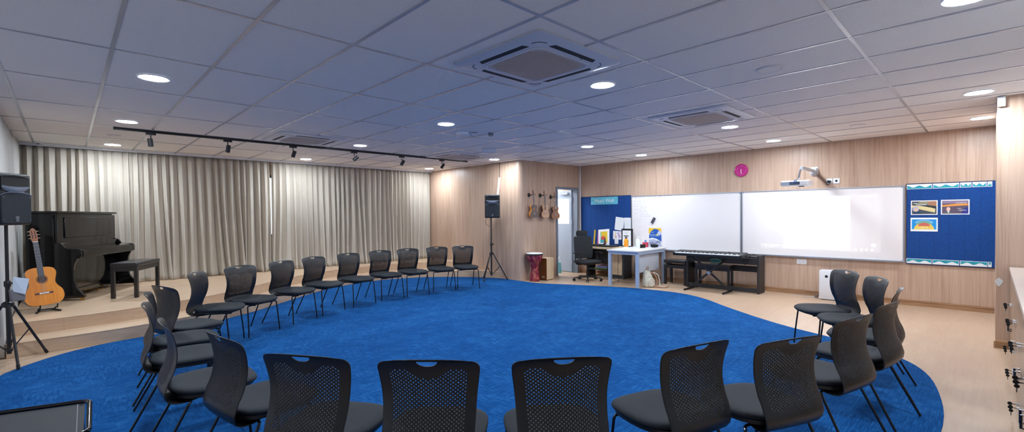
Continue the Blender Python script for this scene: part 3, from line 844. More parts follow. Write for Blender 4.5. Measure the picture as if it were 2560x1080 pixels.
# ---------------------------------------------------------------- upright piano
t = thing('upright_piano', 'black glossy upright piano on the stage before the curtain', 'piano', (.225, 9.53, .30), radians(62.9))
H = 1.235
MB().bb(-.75, .75, .02, .325, .06, H-.035).bb(-.735, .735, -.02, .02, .10, H-.05).build('case', piano_blk, t, bev=.004)
MB().bb(-.765, .765, -.035, .330, H-.035, H).build('lid', piano_blk, t, bev=.008, seg=3)
for sx in (-1, 1):
    # side arm with scrolled cheek
    pr = [(.02, .80), (-.04, .80), (-.075, .775), (-.10, .73), (-.13, .715), (-.25, .71), (-.275, .70), (-.285, .67), (-.285, .60), (-.27, .585), (-.24, .575), (-.205, .50), (-.19, .40), (-.195, .28), (-.22, .18), (-.26, .12), (-.285, .095), (-.285, .065), (.02, .065)]
    o = MB().prism([(a, b) for a, b in pr], sx*.755, sx*.715, plane='yz').build('arm', piano_blk, t, smooth=20, bev=.003)
    MB().bb(sx*.77-.0, sx*.70, -.31, .33, .035, .07).build('toe_block', piano_blk, t, bev=.006)
for x_, y_ in ((-.735, -.28), (.735, -.28), (-.735, .28), (.735, .28)):
    MB().cyl((x_-.012, y_, .021), (x_+.012, y_, .021), .021, n=16).bb(x_-.016, x_+.016, y_-.008, y_+.008, .02, .04).build('caster', brass, t)
MB().bb(-.715, .715, -.285, .02, .585, .645).bb(-.715, .715, -.292, -.255, .60, .69).build('keybed', piano_blk, t, bev=.004)
MB().bb(-.715, .715, -.06, -.02, .645, .79).loft([[(x, -.265, .690) for x in (-.712, .712)] + [(x, -.265, .700) for x in (.712, -.712)], [(x, -.065, .715) for x in (-.712, .712)] + [(x, -.065, .725) for x in (.712, -.712)]]).build('fallboard', piano_blk, t, bev=.003)
MB().bb(-.60, .60, -.032, -.016, .86, 1.15).build('upper_panel', piano_blk, t, bev=.006)
MB().bb(-.70, .70, -.035, -.005, .13, .56).build('lower_panel', piano_blk, t, bev=.003)
MB().bb(-.70, .70, -.05, -.005, .06, .12).build('bottom_rail', piano_blk, t, bev=.003)
for k in (-1, 0, 1):
    MB().loft([[(k*.06+x*.011, -.03, .055+y*.004) for x, y in ((-1, -1), (1, -1), (1, 1), (-1, 1))], [(k*.06+x*.012, -.10, .055+y*.005) for x, y in ((-1, -1), (1, -1), (1, 1), (-1, 1))], [(k*.06+x*.020, -.15, .050+y*.005) for x, y in ((-1, -1), (1, -1), (1, 1), (-1, 1))]]).build('pedal', brass, t, bev=.003)

def bench(name, lab, loc, rz, Lx, Ly, H, m, legw=.045, pad=.05, adj=False, grp='black benches'):
    t = thing(name, lab, 'bench', loc, rz, grp)
    MB().loft([[(x, y, z) for x, y in rrect(Lx*k, Ly*k2, .03, 4)] for k, k2, z in ((.98, .97, H-pad), (1, 1, H-pad*.8), (1, 1, H-pad*.25), (.985, .97, H-.003), (.9, .85, H))]).build('cushion', mat('black_vinyl', (30, 32, 38), .32, coat=.15), t, smooth=50)
    z1 = H-pad
    MB().bb(-Lx/2+.01, Lx/2-.01, -Ly/2+.01, Ly/2-.01, z1-.012, z1).build('seat_board', m, t)
    if adj:
        g = MB()
        for sx in (-1, 1): g.bb(sx*Lx*.4-.01, sx*Lx*.4+.01, -Ly*.35, Ly*.35, z1-.045, z1-.012)
        g.build('lift_mechanism', blk_metal, t); z1 -= .045
    MB().bb(-Lx/2+.015, Lx/2-.015, -Ly/2+.015, -Ly/2+.035, z1-.07, z1-.01).bb(-Lx/2+.015, Lx/2-.015, Ly/2-.035, Ly/2-.015, z1-.07, z1-.01).bb(-Lx/2+.015, -Lx/2+.035, -Ly/2+.015, Ly/2-.015, z1-.07, z1-.01).bb(Lx/2-.035, Lx/2-.015, -Ly/2+.015, Ly/2-.015, z1-.07, z1-.01).build('apron', m, t)
    for sx in (-1, 1):
        for sy in (-1, 1):
            MB().bb(sx*(Lx/2-.01), sx*(Lx/2-.01-legw), sy*(Ly/2-.01), sy*(Ly/2-.01-legw), 0, z1-.01).build('leg', m, t, bev=.003)
    return t
bench_m = mat('bench_wood', (30, 28, 28), .35, coat=.2)
bench('piano_bench', 'black piano bench on the stage beside the upright piano', (.73, 8.80, .30), radians(62.9), .74, .34, .50, bench_m)

# ---------------------------------------------------------------- guitar on its stand, ukuleles
def gbody(L, Wl, Ww, Wu, n=56):
    """outline: z up from 0 to L; widths lower bout, waist, upper bout"""
    key = [(0, 0), (.0, .35*Wl/2*2), ]
    pts = [(0, 0), (.012, .45), (.05, .74), (.13, .95), (.24, 1.0), (.36, .93), (.48, .78)]
    side = [(0.0, 0.0), (Wl/2*.5, .006*L), (Wl/2*.80, .05*L), (Wl/2*.97, .15*L), (Wl/2, .25*L), (Wl/2*.95, .36*L), (Ww/2*1.12, .49*L), (Ww/2, .58*L), (Ww/2*1.04, .66*L), (Wu/2*.97, .77*L), (Wu/2, .85*L), (Wu/2*.88, .94*L), (Wu/2*.55, .99*L), (0, L)]
    c = catmull(side, 4)
    return c + [(-x, z) for x, z in c[-2:0:-1]]
def guitar(name, label, cat, L, Wl, Ww, Wu, D, scale_neck, top, sidec, neckc, head, group=None, fret=(58, 58, 66), strings=6, rosette=True):
    t = thing(name, label, cat, group=group)
    out = gbody(L, Wl, Ww, Wu)
    b = MB()
    b.loft([[(x, D*.5, z) for x, z in out], [(x, -D*.5+.003, z) for x, z in out]]); b.build('body', sidec, t, smooth=50)
    f = MB(); cx = L*.68
    # soundboard with the hole: ring from outline to circle
    R_ = Wl*.118; n = len(out)
    hole = []
    for x, z in out:
        a = atan2(z-cx, x); hole.append((R_*cos(a), cx+R_*sin(a)))
    y0 = -D*.5
    v = [(x, y0+.003, z) for x, z in out]+[(x, y0, z) for x, z in out]+[(x, y0, z) for x, z in hole]+[(x, y0+.003, z) for x, z in hole]
    fc = []
    for q in range(3):
        for k in range(n): fc.append((q*n+k, q*n+(k+1) % n, (q+1)*n+(k+1) % n, (q+1)*n+k))
    f.add(v, fc); sb = f.build('soundboard', top, t, smooth=30)
    MB().prism([(R_*.98*cos(a), cx+R_*.98*sin(a)) for a in [2*pi*k/24 for k in range(24)]], y0+.0035, y0+.004, plane='xz').build('sound_hole', mat('hole_dark', (20, 14, 10), .9), t, smooth=0)
    if rosette:
        MB().lathe([(R_*1.08, 0), (R_*1.30, 0), (R_*1.30, .0008), (R_*1.08, .0008), (R_*1.08, 0)], 32, caps=False, M=Matrix.Translation((0, y0, cx)) @ Matrix.Rotation(pi/2, 4, 'X')).build('rosette', mat('rosette', (120, 70, 34), .5), sb)
    # bridge
    bw = Wl*.46
    MB().bb(-bw/2, bw/2, y0-.006, y0, L*.29, L*.29+.022*L/.48).build('bridge', mat('bridge_wood', (92, 56, 44), .5), t, bev=.002)
    MB().bb(-bw*.26, bw*.26, y0-.0075, y0-.0055, L*.29+.004, L*.29+.018*L/.48).build('saddle', paper, t)
    nl = scale_neck; nw0, nw1 = Wl*.155, Wl*.135
    MB().loft([[(-nw0/2, y0-.006, cx+R_*.9), (nw0/2, y0-.006, cx+R_*.9), (nw0/2, y0, cx+R_*.9), (-nw0/2, y0, cx+R_*.9)], [(-nw1/2, y0-.006, L+nl), (nw1/2, y0-.006, L+nl), (nw1/2, y0, L+nl), (-nw1/2, y0, L+nl)]]).build('fingerboard', mat('fret_%d' % fret[0], fret, .4), t)
    MB().loft([[(-nw0/2, y0, L-.01), (nw0/2, y0, L-.01), (nw0*.3, y0+.022*L/.48, L-.01), (-nw0*.3, y0+.022*L/.48, L-.01)], [(-nw1/2, y0, L+nl), (nw1/2, y0, L+nl), (nw1*.3, y0+.02*L/.48, L+nl), (-nw1*.3, y0+.02*L/.48, L+nl)]]).build('neck', neckc, t)
    g = MB(); k_ = 14
    for i in range(k_):
        z = L+nl-(L+nl-(cx+R_))*(1-.5**(i/8.5))/(1-.5**(k_/8.5)); g.bb(-nw0*.49, nw0*.49, y0-.0068, y0-.006, z-.0008, z+.0008)
    g.build('frets', steel, t, smooth=0)
    # head
    hz = L+nl; hl = head; hwid = nw1*1.28
    pr = [(-nw1/2, hz), (nw1/2, hz), (hwid/2, hz+.2*hl), (hwid/2*.95, hz+.82*hl), (hwid*.30, hz+.92*hl), (hwid*.12, hz+hl), (-hwid*.12, hz+hl), (-hwid*.30, hz+.92*hl), (-hwid/2*.95, hz+.82*hl), (-hwid/2, hz+.2*hl)]
    Mh = Matrix.Translation((0, y0, hz)) @ Matrix.Rotation(radians(-10), 4, 'X') @ Matrix.Translation((0, -y0, -hz))
    MB().prism(pr, y0+.002, y0+.016*L/.48+.003, plane='xz', M=Mh).build('headstock', neckc, t, bev=.001)
    MB().bb(-nw1/2, nw1/2, y0-.008, y0, hz-.004, hz+.002).build('nut', paper, t)
    if strings == 6:
        for sx in (-1, 1): MB().prism(rrect(hwid*.17, hl*.58, .004, 4, sx*hwid*.22, hz+hl*.53), y0+.0012, y0+.003, plane='xz', M=Mh).build('string_slot', mat('slot_wood_dark', (52, 26, 14), .6), t, smooth=0)
    for sx in (-1, 1):
        for k in range(strings//2):
            z = hz+hl*(.28+.5*k/max(1, strings//2-1))
            s_ = L/.48
            MB().cyl((sx*hwid*.48, y0+.01, z), (sx*(hwid*.48+.016*s_), y0+.01, z), .0035*s_, n=8, M=Mh).ell((sx*(hwid*.48+.020*s_), y0+.01, z), (.009*s_, .005*s_, .007*s_), 8, 6, M=Mh).build('tuning_peg', mat('peg_cream', (222, 210, 180), .3, metal=.3), t)
    g = MB()
    for k in range(strings):
        u = -1+2*k/(strings-1); g.tube([(u*nw0*.38, y0-.009, L*.30), (u*nw1*.40, y0-.010, hz)], .0005*(L/.48)+.0002, 4)
    g.build('strings', mat('string', (200, 200, 205), .35, metal=.6), t, smooth=0)['kind'] = 'stuff'
    return t
orange_top = grain_mat('cedar_top', (196, 106, 14), (216, 128, 20), (230, 148, 36), scl=(60, 60, 2), rough=.3, coat=.3)
dk_side = mat('rosewood_side', (58, 32, 26), .25, coat=.4)
g_ = guitar('acoustic_guitar', 'orange-topped classical guitar leaning on a low stand by the piano', 'guitar', .49, .37, .24, .285, .10, .335, orange_top, dk_side, mat('mahogany', (138, 74, 28), .35, coat=.3), .19)
g_.scale = (.95, .95, .95); g_.location = (-.205, 8.02, .375); g_.rotation_euler = (radians(-12), radians(-4), radians(12))
t = thing('guitar_stand', 'low black guitar stand holding the orange guitar on the stage', 'guitar stand', (-.195, 7.98, .30), radians(12))
for sx in (-1, 1):
    MB().tube([(sx*.03, .10, .02), (sx*.105, -.10, .012)], .011, 8).build('foot', blk_satin, t)
    MB().tube(catmull([(sx*.06, -.02, .02), (sx*.075, -.03, .05), (sx*.075, -.095, .055), (sx*.075, -.12, .10)], 4), .007, 8).build('cradle_arm', blk_rubber, t)
MB().tube([(-.08, .0, .03), (.08, .0, .03)], .009, 8).tube([(0, 0, .03), (0, .12, .012)], .010, 8).build('frame', blk_satin, t)

uk = [(7.335, 7.05, 'sunburst', 'dark-faced ukulele with yellow burst sides, leftmost of the three on the wall', (104, 84, 76), (190, 120, 40), 1.365),
      (7.695, 7.05, 'light', 'pale wood ukulele, middle of the three on the wall', (196, 150, 116), (110, 66, 44), 1.365),
      (8.050, 7.05, 'brown', 'brown narrow ukulele hanging nearest the door frame', (146, 96, 64), (96, 58, 38), 1.335)]
for x, y, nm, lab, tc_, sc_, zb in uk:
    u = guitar('ukulele', lab, 'ukulele', .285, .205, .125, .155, .065, .21, grain_mat('uke_'+nm, tuple(int(q*.9) for q in tc_), tc_, tuple(min(255, int(q*1.08)) for q in tc_), scl=(90, 90, 4), rough=.4), mat('uke_side_'+nm, sc_, .35, coat=.3), mat('uke_neck', (120, 72, 48), .4), .115, group='ukuleles on wall hangers', strings=4, rosette=False, fret=(70, 60, 60) if nm != 'brown' else (90, 62, 50))
    u.location = (x, y-.115, zb); u.rotation_euler = (radians(-3), 0, radians(-14 if nm != 'brown' else -24))
    t = thing('instrument_hanger', {'sunburst': 'black round wall hanger holding the leftmost ukulele', 'light': 'black round wall hanger holding the middle ukulele', 'brown': 'black round wall hanger nearest the door frame'}[nm], 'wall hanger', (x-.03, 7.05, zb+.50), 0, 'black instrument hangers')
    MB().lathe([(.001, .018), (.030, .016), (.043, .008), (.045, 0), (.001, 0)], 24, M=Matrix.Rotation(pi/2, 4, 'X')).build('wall_plate', blk_satin, t)
    MB().tube([(0, -.01, 0), (.01, -.075, 0)], .008, 8).build('arm', blk_satin, t)
    MB().tube(catmull([(-.02, -.15, .012), (-.022, -.12, .0), (-.018, -.085, -.004), (.01, -.075, -.002), (.05, -.082, -.002), (.058, -.12, .0), (.06, -.15, .012)], 4), .006, 8).build('yoke', blk_rubber, t)

# ---------------------------------------------------------------- djembe and box drum
def djembe_mat():
    m = bpy.data.materials.new('djembe_print'); t = NT(m); tc = t.n('ShaderNodeTexCoord')
    v = t.n('ShaderNodeTexVoronoi', Scale=16.0); t.l(tc.outputs['Object'], v.inputs['Vector'])
    n = t.n('ShaderNodeTexNoise', Scale=22.0, Detail=4.0); t.l(tc.outputs['Object'], n.inputs['Vector'])
    a = t.n('ShaderNodeMath', operation='MULTIPLY'); t.l(v.outputs[0], a.inputs[0]); t.l(n.outputs[0], a.inputs[1])
    r = ramp(t, [(.05, lin((92, 16, 40))), (.20, lin((128, 28, 58))), (.30, lin((150, 52, 60))), (.42, lin((176, 104, 80)))]); t.l(a.outputs[0], r.inputs[0])
    t.l(r.outputs[0], t.b.inputs['Base Color']); t.b.inputs['Roughness'].default_value = .4; return m
t = thing('djembe', 'tall maroon printed goblet drum with a white head by the wood corner', 'drum', (7.265, 6.85, ZR))
MB().lathe([(.105, 0), (.112, .02), (.105, .08), (.088, .18), (.080, .28), (.078, .33), (.095, .37), (.135, .42), (.160, .47), (.170, .53), (.172, .57), (.160, .57), (.09, .36), (.07, .2), (.09, .0)], 36, caps=False).build('shell', djembe_mat(), t, smooth=50)
MB().lathe([(.174, .555), (.180, .56), (.180, .585), (.172, .588), (.172, .56), (.174, .555)], 36, caps=False).build('lower_hoop', mat('dark_hoop', (70, 58, 50), .4, metal=.5), t)
MB().lathe([(.001, .604), (.150, .604), (.176, .600), (.180, .590), (.176, .587), (.001, .59)], 36).build('drum_head', paper, t)
for k in range(12):
    a = 2*pi*k/12
    MB().tube([(.176*cos(a), .176*sin(a), .565), (.172*cos(a), .172*sin(a), .50)], .0025, 5).build('tuning_rod', steel, t)
t = thing('cajon', 'light wood box drum with a dark brown front, beside the djembe', 'box drum', (7.60, 6.860, 0), radians(-82))
MB().bb(-.145, .145, -.135, .145, .012, .485).build('body', ltwood, t, bev=.012, seg=3)
MB().prism(rrect(.285, .465, .012, 4, 0, .249), -.142, -.136, plane='xz').build('playing_face', grain_mat('cajon_face', (84, 46, 20), (108, 62, 28), (124, 76, 38), scl=(30, 30, 2), rough=.3, coat=.3), t, smooth=20)
g = MB()
# round maker's mark: two loops joined
for sx in (-1, 1):
    g.lathe([(.013, 0), (.017, 0), (.017, .001), (.013, .001), (.013, 0)], 16, caps=False, M=Matrix.Translation((.055+sx*.018, -.1425, .075)) @ Matrix.Rotation(pi/2, 4, 'X'))
    g.box((.055+sx*.018, -.143, .075), (.003, .001, .026))
g.build('badge', mat('badge_white', (210, 214, 226), .5), t, smooth=0)
for sx in (-1, 1):
    for sy in (-1, 1): MB().cyl((sx*.12, sy*.11, 0), (sx*.12, sy*.11, .012), .014, n=10).build('rubber_foot', blk_rubber, t)

# ---------------------------------------------------------------- doorway and the small room behind
g = MB()
g.bb(DX0-.055, DX0, 7.035, 7.215, 0, DH+.045).bb(DX1, DX1+.055, 7.035, 7.215, 0, DH+.045).bb(DX0, DX1, 7.035, 7.215, DH, DH+.045)
struct(g.build('trim_door_frame', frame_gb, smooth=0, bev=.003))
lm = Matrix.Translation((8.975, 7.19, 0)) @ Matrix.Rotation(radians(84), 4, 'Z')
d = struct(MB().bb(0, .715, -.02, .02, .012, DH-.01).build('door_1', grey_blue, matrix=lm, smooth=0, bev=.002))
def dpart(mb, name, m, **k):
    o = mb.build(name, m, **k); o.parent = d; return o
dpart(MB().bb(.07, .60, .0205, .024, 1.20, 1.82), 'notice_sheet', mat('notice_white', (246, 248, 250), .5), smooth=0)
dpart(MB().box((.655, .05, 1.0), (.02, .06, .02)).box((.60, .075, 1.0), (.12, .014, .018)).bb(.635, .675, .02, .028, .92, 1.08), 'door_handle', blk_satin, smooth=0)
dpart(MB().box((.18, .05, 1.95), (.20, .05, .05)).tube([(.25, .07, 1.97), (.45, .12, 1.98), (.12, .16, 1.99)], .006, 6), 'door_closer', alu, smooth=0)
for z in (.25, 1.25, 1.80): dpart(MB().cyl((-.008, .022, z-.05), (-.008, .022, z+.05), .008, n=10), 'hinge', alu)
struct(MB().bb(7.2, 9.6, 9.6, 9.7, 0, CEIL).build('wall_store_back', offwhite, smooth=0))
struct(MB().bb(9.13, 9.2, 7.2, 9.6, 0, CEIL).build('wall_store_side', mat('pale_paint', (226, 230, 236), .6), smooth=0))
struct(MB().bb(7.2, 7.25, 7.2, 9.6, 0, CEIL).build('wall_store_left', MATS['pale_paint'], smooth=0))
t = thing('added_panel_light', 'unseen light panel added to brighten the small room behind the open door', 'ceiling light', (8.15, 8.15, CEIL))  # added lamp, unseen itself, brightens the room beyond the doorway
MB().bb(-.3, .3, -.3, .3, -.02, -.001).build('frame', white_paint, t, smooth=0)
MB().bb(-.28, .28, -.28, .28, -.024, -.0205).build('diffuser', mat('panel_glow', (255, 255, 255), .5, emit=((.95, .98, 1), 60.)), t, smooth=0)
t = thing('tote_bag', 'small teal tote bag on the floor inside the open doorway', 'bag', (8.68, 7.36, 0), radians(20))
teal = mat('teal_cloth', (120, 196, 206), .7)
MB().loft([[(x*.08, y*.035, 0.002) for x, y in ((-1, -1), (1, -1), (1, 1), (-1, 1))], [(x*.085, y*.03, .12) for x, y in ((-1, -1), (1, -1), (1, 1), (-1, 1))], [(x*.08, y*.012, .26) for x, y in ((-1, -1), (1, -1), (1, 1), (-1, 1))]]).build('bag_body', teal, t, smooth=0, bev=.004)
MB().tube(catmull([(-.05, 0, .25), (-.045, 0, .34), (0, 0, .40), (.045, 0, .34), (.05, 0, .25)], 5), .006, 6).build('handle', mat('pale_strap', (216, 232, 234), .7), t)

# ---------------------------------------------------------------- things on the whiteboard wall (local x runs to the right, -y into the room)
def wthing(name, label, cat, s, z, group=None):
    return thing(name, label, cat, W(s, 0, z), RW, group)
def whiteboard(s0, s1, lab):
    s = (s0+s1)/2; L = s1-s0
    t = wthing('whiteboard', lab, 'whiteboard', s, 0, 'wall whiteboards')
    z0, z1 = .655, 1.835
    MB().bb(-L/2+.012, L/2-.012, -.016, -.001, z0+.012, z1-.012).build('writing_surface', white_gloss, t, smooth=0)
    fr = MB().bb(-L/2+.002, L/2-.002, -.024, -.001, z1-.018, z1).bb(-L/2+.002, L/2-.002, -.024, -.001, z0, z0+.018).bb(-L/2+.002, -L/2+.020, -.024, -.001, z0+.018, z1-.018).bb(L/2-.020, L/2-.002, -.024, -.001, z0+.018, z1-.018)
    fr.build('frame', alu, t, smooth=0)
    for sx in (-1, 1):
        for z in (z0+.016, z1-.016): MB().box((sx*(L/2-.018), -.016, z), (.034, .022, .034)).build('corner_cap', mat('corner_grey', (150, 158, 176), .4), t, bev=.004)
    MB().bb(-L/2+.05, L/2-.05, -.060, -.024, z0-.002, z0+.006).bb(-L/2+.05, L/2-.05, -.062, -.058, z0-.002, z0+.014).build('pen_tray', alu, t, smooth=0)
    return t
wbR = whiteboard(.95, 3.31, 'right whiteboard with the bright projected page under the projector')
wbL = whiteboard(3.315, 5.645, 'left whiteboard with faint handwriting and an eraser')
# handwriting on the left board
ink = mat('ink_blue', (128, 134, 160), .6); ink2 = mat('ink_red', (214, 168, 176), .6)
def scribble(s, z, L, h, seed, m):
    rr = random.Random(seed); g = MB(); x = 0
    while x < L:
        wl = rr.uniform(.035, .09); pts = []; n = int(wl/.006)
        for k in range(n+1): pts.append((x+wl*k/n, -.0172, h*(.5+.5*sin(k*2.1+rr.uniform(-.5, .5)))*rr.uniform(.5, 1)))
        if len(pts) > 2: g.tube(pts, .0009, 4)
        x += wl+rr.uniform(.012, .03)
    c = (5.645+3.315)/2
    o = g.build('handwriting', m, wbL, loc=(c-s, 0, z), smooth=0); o['kind'] = 'stuff'
R2 = random.Random(3)
for i, (s, z, L, h) in enumerate([(5.585, 1.775, .20, .05), (5.34, 1.785, .34, .05), (4.98, 1.79, .22, .045), (5.585, 1.70, .10, .028), (5.45, 1.70, .16, .028),
        (5.58, 1.60, .13, .022), (5.43, 1.60, .12, .022), (5.42, 1.56, .12, .02), (5.57, 1.52, .13, .022), (5.43, 1.52, .14, .02), (5.43, 1.47, .12, .02), (5.57, 1.43, .05, .02), (5.43, 1.42, .20, .02), (5.43, 1.375, .19, .022),
        (5.14, 1.60, .18, .018), (5.14, 1.55, .12, .018), (5.14, 1.50, .16, .018)]): scribble(s, z, L, h, i, ink)
for i, (s, z, L, h) in enumerate([(5.60, 1.30, .2, .012), (5.54, 1.26, .12, .014), (5.52, 1.15, .26, .010), (5.48, 1.03, .22, .014), (5.36, 1.20, .12, .01)]): scribble(s, z, L, h, 50+i, ink2)
g = MB(); g.tube([(0, -.017, 0), (.30, -.017, .004)], .001, 4)
g.build('handwriting', ink, wbL, loc=(4.48-5.585, 0, 1.655), smooth=0)
t = wthing('board_eraser', 'dark slanted board eraser stuck to the left whiteboard', 'eraser', 5.11, 1.29)
t.rotation_euler = (0, 0, RW)
MB().box((0, -.036, 0), (.052, .026, .135), M=Matrix.Rotation(radians(32), 4, 'Y')).build('body', mat('eraser_grey', (70, 72, 84), .6), t, bev=.006)
MB().box((0, -.0205, 0), (.05, .005, .13), M=Matrix.Rotation(radians(32), 4, 'Y')).build('felt_pad', blk_rubber, t)

def pinboard(s0, s1, lab):
    s = (s0+s1)/2; L = s1-s0
    t = wthing('pinboard', lab, 'pinboard', s, 0, 'blue felt pinboards')
    MB().bb(-L/2, L/2, -.020, -.001, .645, 1.845).build('felt', blue_felt, t, smooth=0)
    MB().bb(-L/2, L/2, -.0212, -.001, 1.845, 1.858).bb(-L/2, L/2, -.0212, -.001, .632, .645).bb(-L/2, -L/2+.01, -.0212, -.02, .645, 1.845).bb(L/2-.01, L/2, -.0212, -.02, .645, 1.845).build('edge_strip', mat('board_edge', (22, 40, 80), .5), t, smooth=0)
    g = MB(); n = int(L/.165)
    for k in range(1, n+1):
        x = -L/2+k*L/(n+1); g.bb(x-.0015, x+.0015, -.0208, -.0195, .65, 1.84)
    g.build('seam', mat('felt_seam', (10, 44, 100), .95), t, smooth=0)
    return t
pinboard(-.03, .935, 'blue pinboard with three prints and teal wavy borders, beside the wood column')
pinboard(5.66, 7.02, 'blue pinboard behind the desks, carrying the teal sign')
def speck_mat(name, c1, c2, c3, scale):
    m = bpy.data.materials.new(name); t = NT(m); tc = t.n('ShaderNodeTexCoord')
    v = t.n('ShaderNodeTexVoronoi', Scale=scale); t.l(tc.outputs['Object'], v.inputs['Vector'])
    n = t.n('ShaderNodeTexNoise', Scale=scale*.35, Detail=3.0); t.l(tc.outputs['Object'], n.inputs['Vector'])
    r = ramp(t, [(.16, lin(c1)), (.26, lin(c2)), (.9, lin(c3))])
    a = t.n('ShaderNodeMath', operation='MULTIPLY_ADD'); t.l(n.outputs[0], a.inputs[0]); a.inputs[1].default_value = .5; t.l(v.outputs[0], a.inputs[2])
    b = t.n('ShaderNodeMath', operation='SUBTRACT'); t.l(a.outputs[0], b.inputs[0]); b.inputs[1].default_value = .2
    t.l(b.outputs[0], r.inputs[0]); t.l(r.outputs[0], t.b.inputs['Base Color']); t.b.inputs['Roughness'].default_value = .6
    return m
teal_b = speck_mat('border_teal', (10, 70, 92), (20, 142, 160), (38, 168, 184), 60)
teal_s = speck_mat('sign_teal', (24, 118, 140), (88, 184, 208), (120, 206, 226), 46)
def border(s_right, L, z, lab, n):
    t = wthing('border_strip', lab, 'border strip', s_right+L/2, z, 'wavy teal border strips')
    MB().bb(-L/2+.002, L/2-.002, -.0230, -.0215, 0, .072).build('backing', paper, t, smooth=0)
    top = [(-L/2+.008+ (L-.016)*k/24, .038+.014*cos(2*pi*k/24*n)) for k in range(25)]
    if z > 1.5: out = [(-L/2+.008, .006)] + [(L/2-.008, .006)] + top[::-1]
    else: out = [(-L/2+.008, .066)] + [(L/2-.008, .066)] + [(x, .072-y) for x, y in top[::-1]]
    MB().prism(out, -.0242, -.0231, plane='xz').build('wave', teal_b, t, smooth=0)
for i, (s, L) in enumerate([(.64, .29), (.35, .285), (.225, .12), (.075, .145), (.02, .052)]):
    border(s, L, 1.772, ['upper border strip at the whiteboard end', 'second upper border strip from the whiteboard', 'short upper border strip in the middle of the row', 'upper border strip next to the last one', 'tiny upper border strip against the wood column'][i]+', teal waves', 2)
for i, (s, L) in enumerate([(.64, .29), (.345, .29), (.06, .28), (.02, .038)]):
    border(s, L, .648, ['lower border strip at the whiteboard end', 'second lower border strip from the whiteboard', 'third lower border strip from the whiteboard', 'tiny lower border strip against the wood column'][i]+', teal waves', 2)
t = wthing('wall_sign', 'speckled teal card reading Music Wall on the left pinboard', 'sign', 6.36, 1.75)
MB().bb(-.37, .37, -.0255, -.0215, -.088, .088).build('card', teal_s, t, smooth=0)
text('lettering', 'Music Wall', .118, paper, t, (0, -.0262, -.004))

def printc(name, label, s, z, w_, h_, pieces, roll=0., border_=.012):
    t = wthing(name, label, 'print', s, z, None)
    t.rotation_euler = (0, roll, RW)
    MB().bb(-w_/2, w_/2, -.0225, -.0212, -h_/2, h_/2).build('sheet', paper, t, smooth=0)
    for i, (nm, m, out) in enumerate(pieces):
        MB().prism(out, -.0231-.0002*i, -.0229-.0002*i, plane='xz').build(nm, m, t, smooth=0)
    return t
def rc(x0, x1, z0, z1): return [(x0, z0), (x1, z0), (x1, z1), (x0, z1)]
def el(cx, cz, a, b, n=18, a0=0, a1=2*pi): return [(cx+a*cos(a0+(a1-a0)*k/n), cz+b*sin(a0+(a1-a0)*k/n)) for k in range(n if a1-a0 > 6 else n+1)]
F = lambda n, c: mat('ink_'+n, c, .6)
t = printc('printed_poster', 'print of a keyboard with a grey-haired portrait, top left of three', .73, 1.49, .30, .215, [
    ('background', F('slate', (70, 78, 84)), rc(-.138, .138, -.095, .095)), ('warm_glow', F('copper', (168, 120, 92)), [(.04, .095), (.138, .095), (.138, .02), (.04, .04)]),
    ('haze', F('khaki', (150, 146, 120)), [(-.04, .095), (.05, .095), (.04, .05), (-.10, .055)]),
    ('keys', F('ivory', (222, 206, 150)), [(-.138, .035), (-.138, 0), (-.03, -.03), (.12, -.075), (.125, -.02), (.08, .0), (-.05, .03)]),
    ('black_keys', F('inkblack', (34, 34, 40)), [(-.04, .04), (.05, .025), (.13, .02), (.13, -.005), (.05, .005)]),
    ('coat', F('navy', (20, 60, 92)), [(-.12, -.095), (-.11, -.065), (-.06, -.055), (-.02, -.095)]),
    ('hair', F('silverhair', (178, 180, 200)), el(-.095, -.02, .038, .040)), ('face', F('skin', (226, 184, 160)), el(-.092, -.03, .021, .028)),
    ('caption', paper, rc(-.12, -.08, .062, .069)), ('caption', paper, rc(-.09, .03, .040, .048))])
t = printc('printed_poster', 'print of an orange sunset with a portrait and lettering, right of the keyboard print', .395, 1.493, .30, .215, [
    ('background', F('dusk', (92, 78, 96)), rc(-.138, .138, -.095, .095)), ('upper_sky', F('mauve', (138, 122, 150)), rc(-.138, .138, .055, .095)),
    ('sunset', F('orange_sky', (226, 150, 66)), [(-.138, .03), (-.138, .008), (.138, .025), (.138, .05), (.0, .048)]),
    ('blue_corner', F('indigo', (40, 44, 130)), [(.06, -.095), (.138, -.095), (.138, -.0), (.10, -.01)]),
    ('suit', F('suit_grey', (88, 92, 96)), [(-.115, -.095), (-.10, -.06), (-.045, -.06), (-.03, -.095)]), ('face', F('skin2', (226, 190, 178)), el(-.07, -.028, .021, .030)), ('shirt', paper, [(-.083, -.06), (-.057, -.06), (-.068, -.088)])])
text('lettering', 'around us.', .026, paper, t, (.065, -.0246, .062)); text('lettering', 'takes', .020, paper, t, (.045, -.0246, -.02)); text('lettering', 'requires', .024, paper, t, (.075, -.0246, -.045))
t = printc('printed_poster', 'bright blue and yellow cartoon dome print, lowest of the three', .73, 1.237, .305, .205, [
    ('sky', F('sky_blue', (22, 148, 220)), rc(-.138, .138, -.072, .078)), ('dome', F('dome_yellow', (238, 206, 92)), el(0, -.072, .112, .10, 20, 0, pi)),
    ('arc', F('arc_green', (120, 180, 150)), el(0, -.02, .10, .070, 20, .35, pi-.35)), ('inner_arc', F('arc_red', (206, 104, 92)), el(0, -.03, .070, .058, 20, .1, pi-.1)),
    ('centre', F('dome_pale', (240, 214, 120)), el(0, -.072, .055, .045, 16, 0, pi))], roll=.0)
for i in range(11):
    a = .5+i*.21
    MB().prism(el(.105*cos(a), .0+.062*sin(a), .009, .006, 8), -.0245, -.0242, plane='xz').build('figure', F('paleblue', (206, 228, 236)), t, smooth=0)
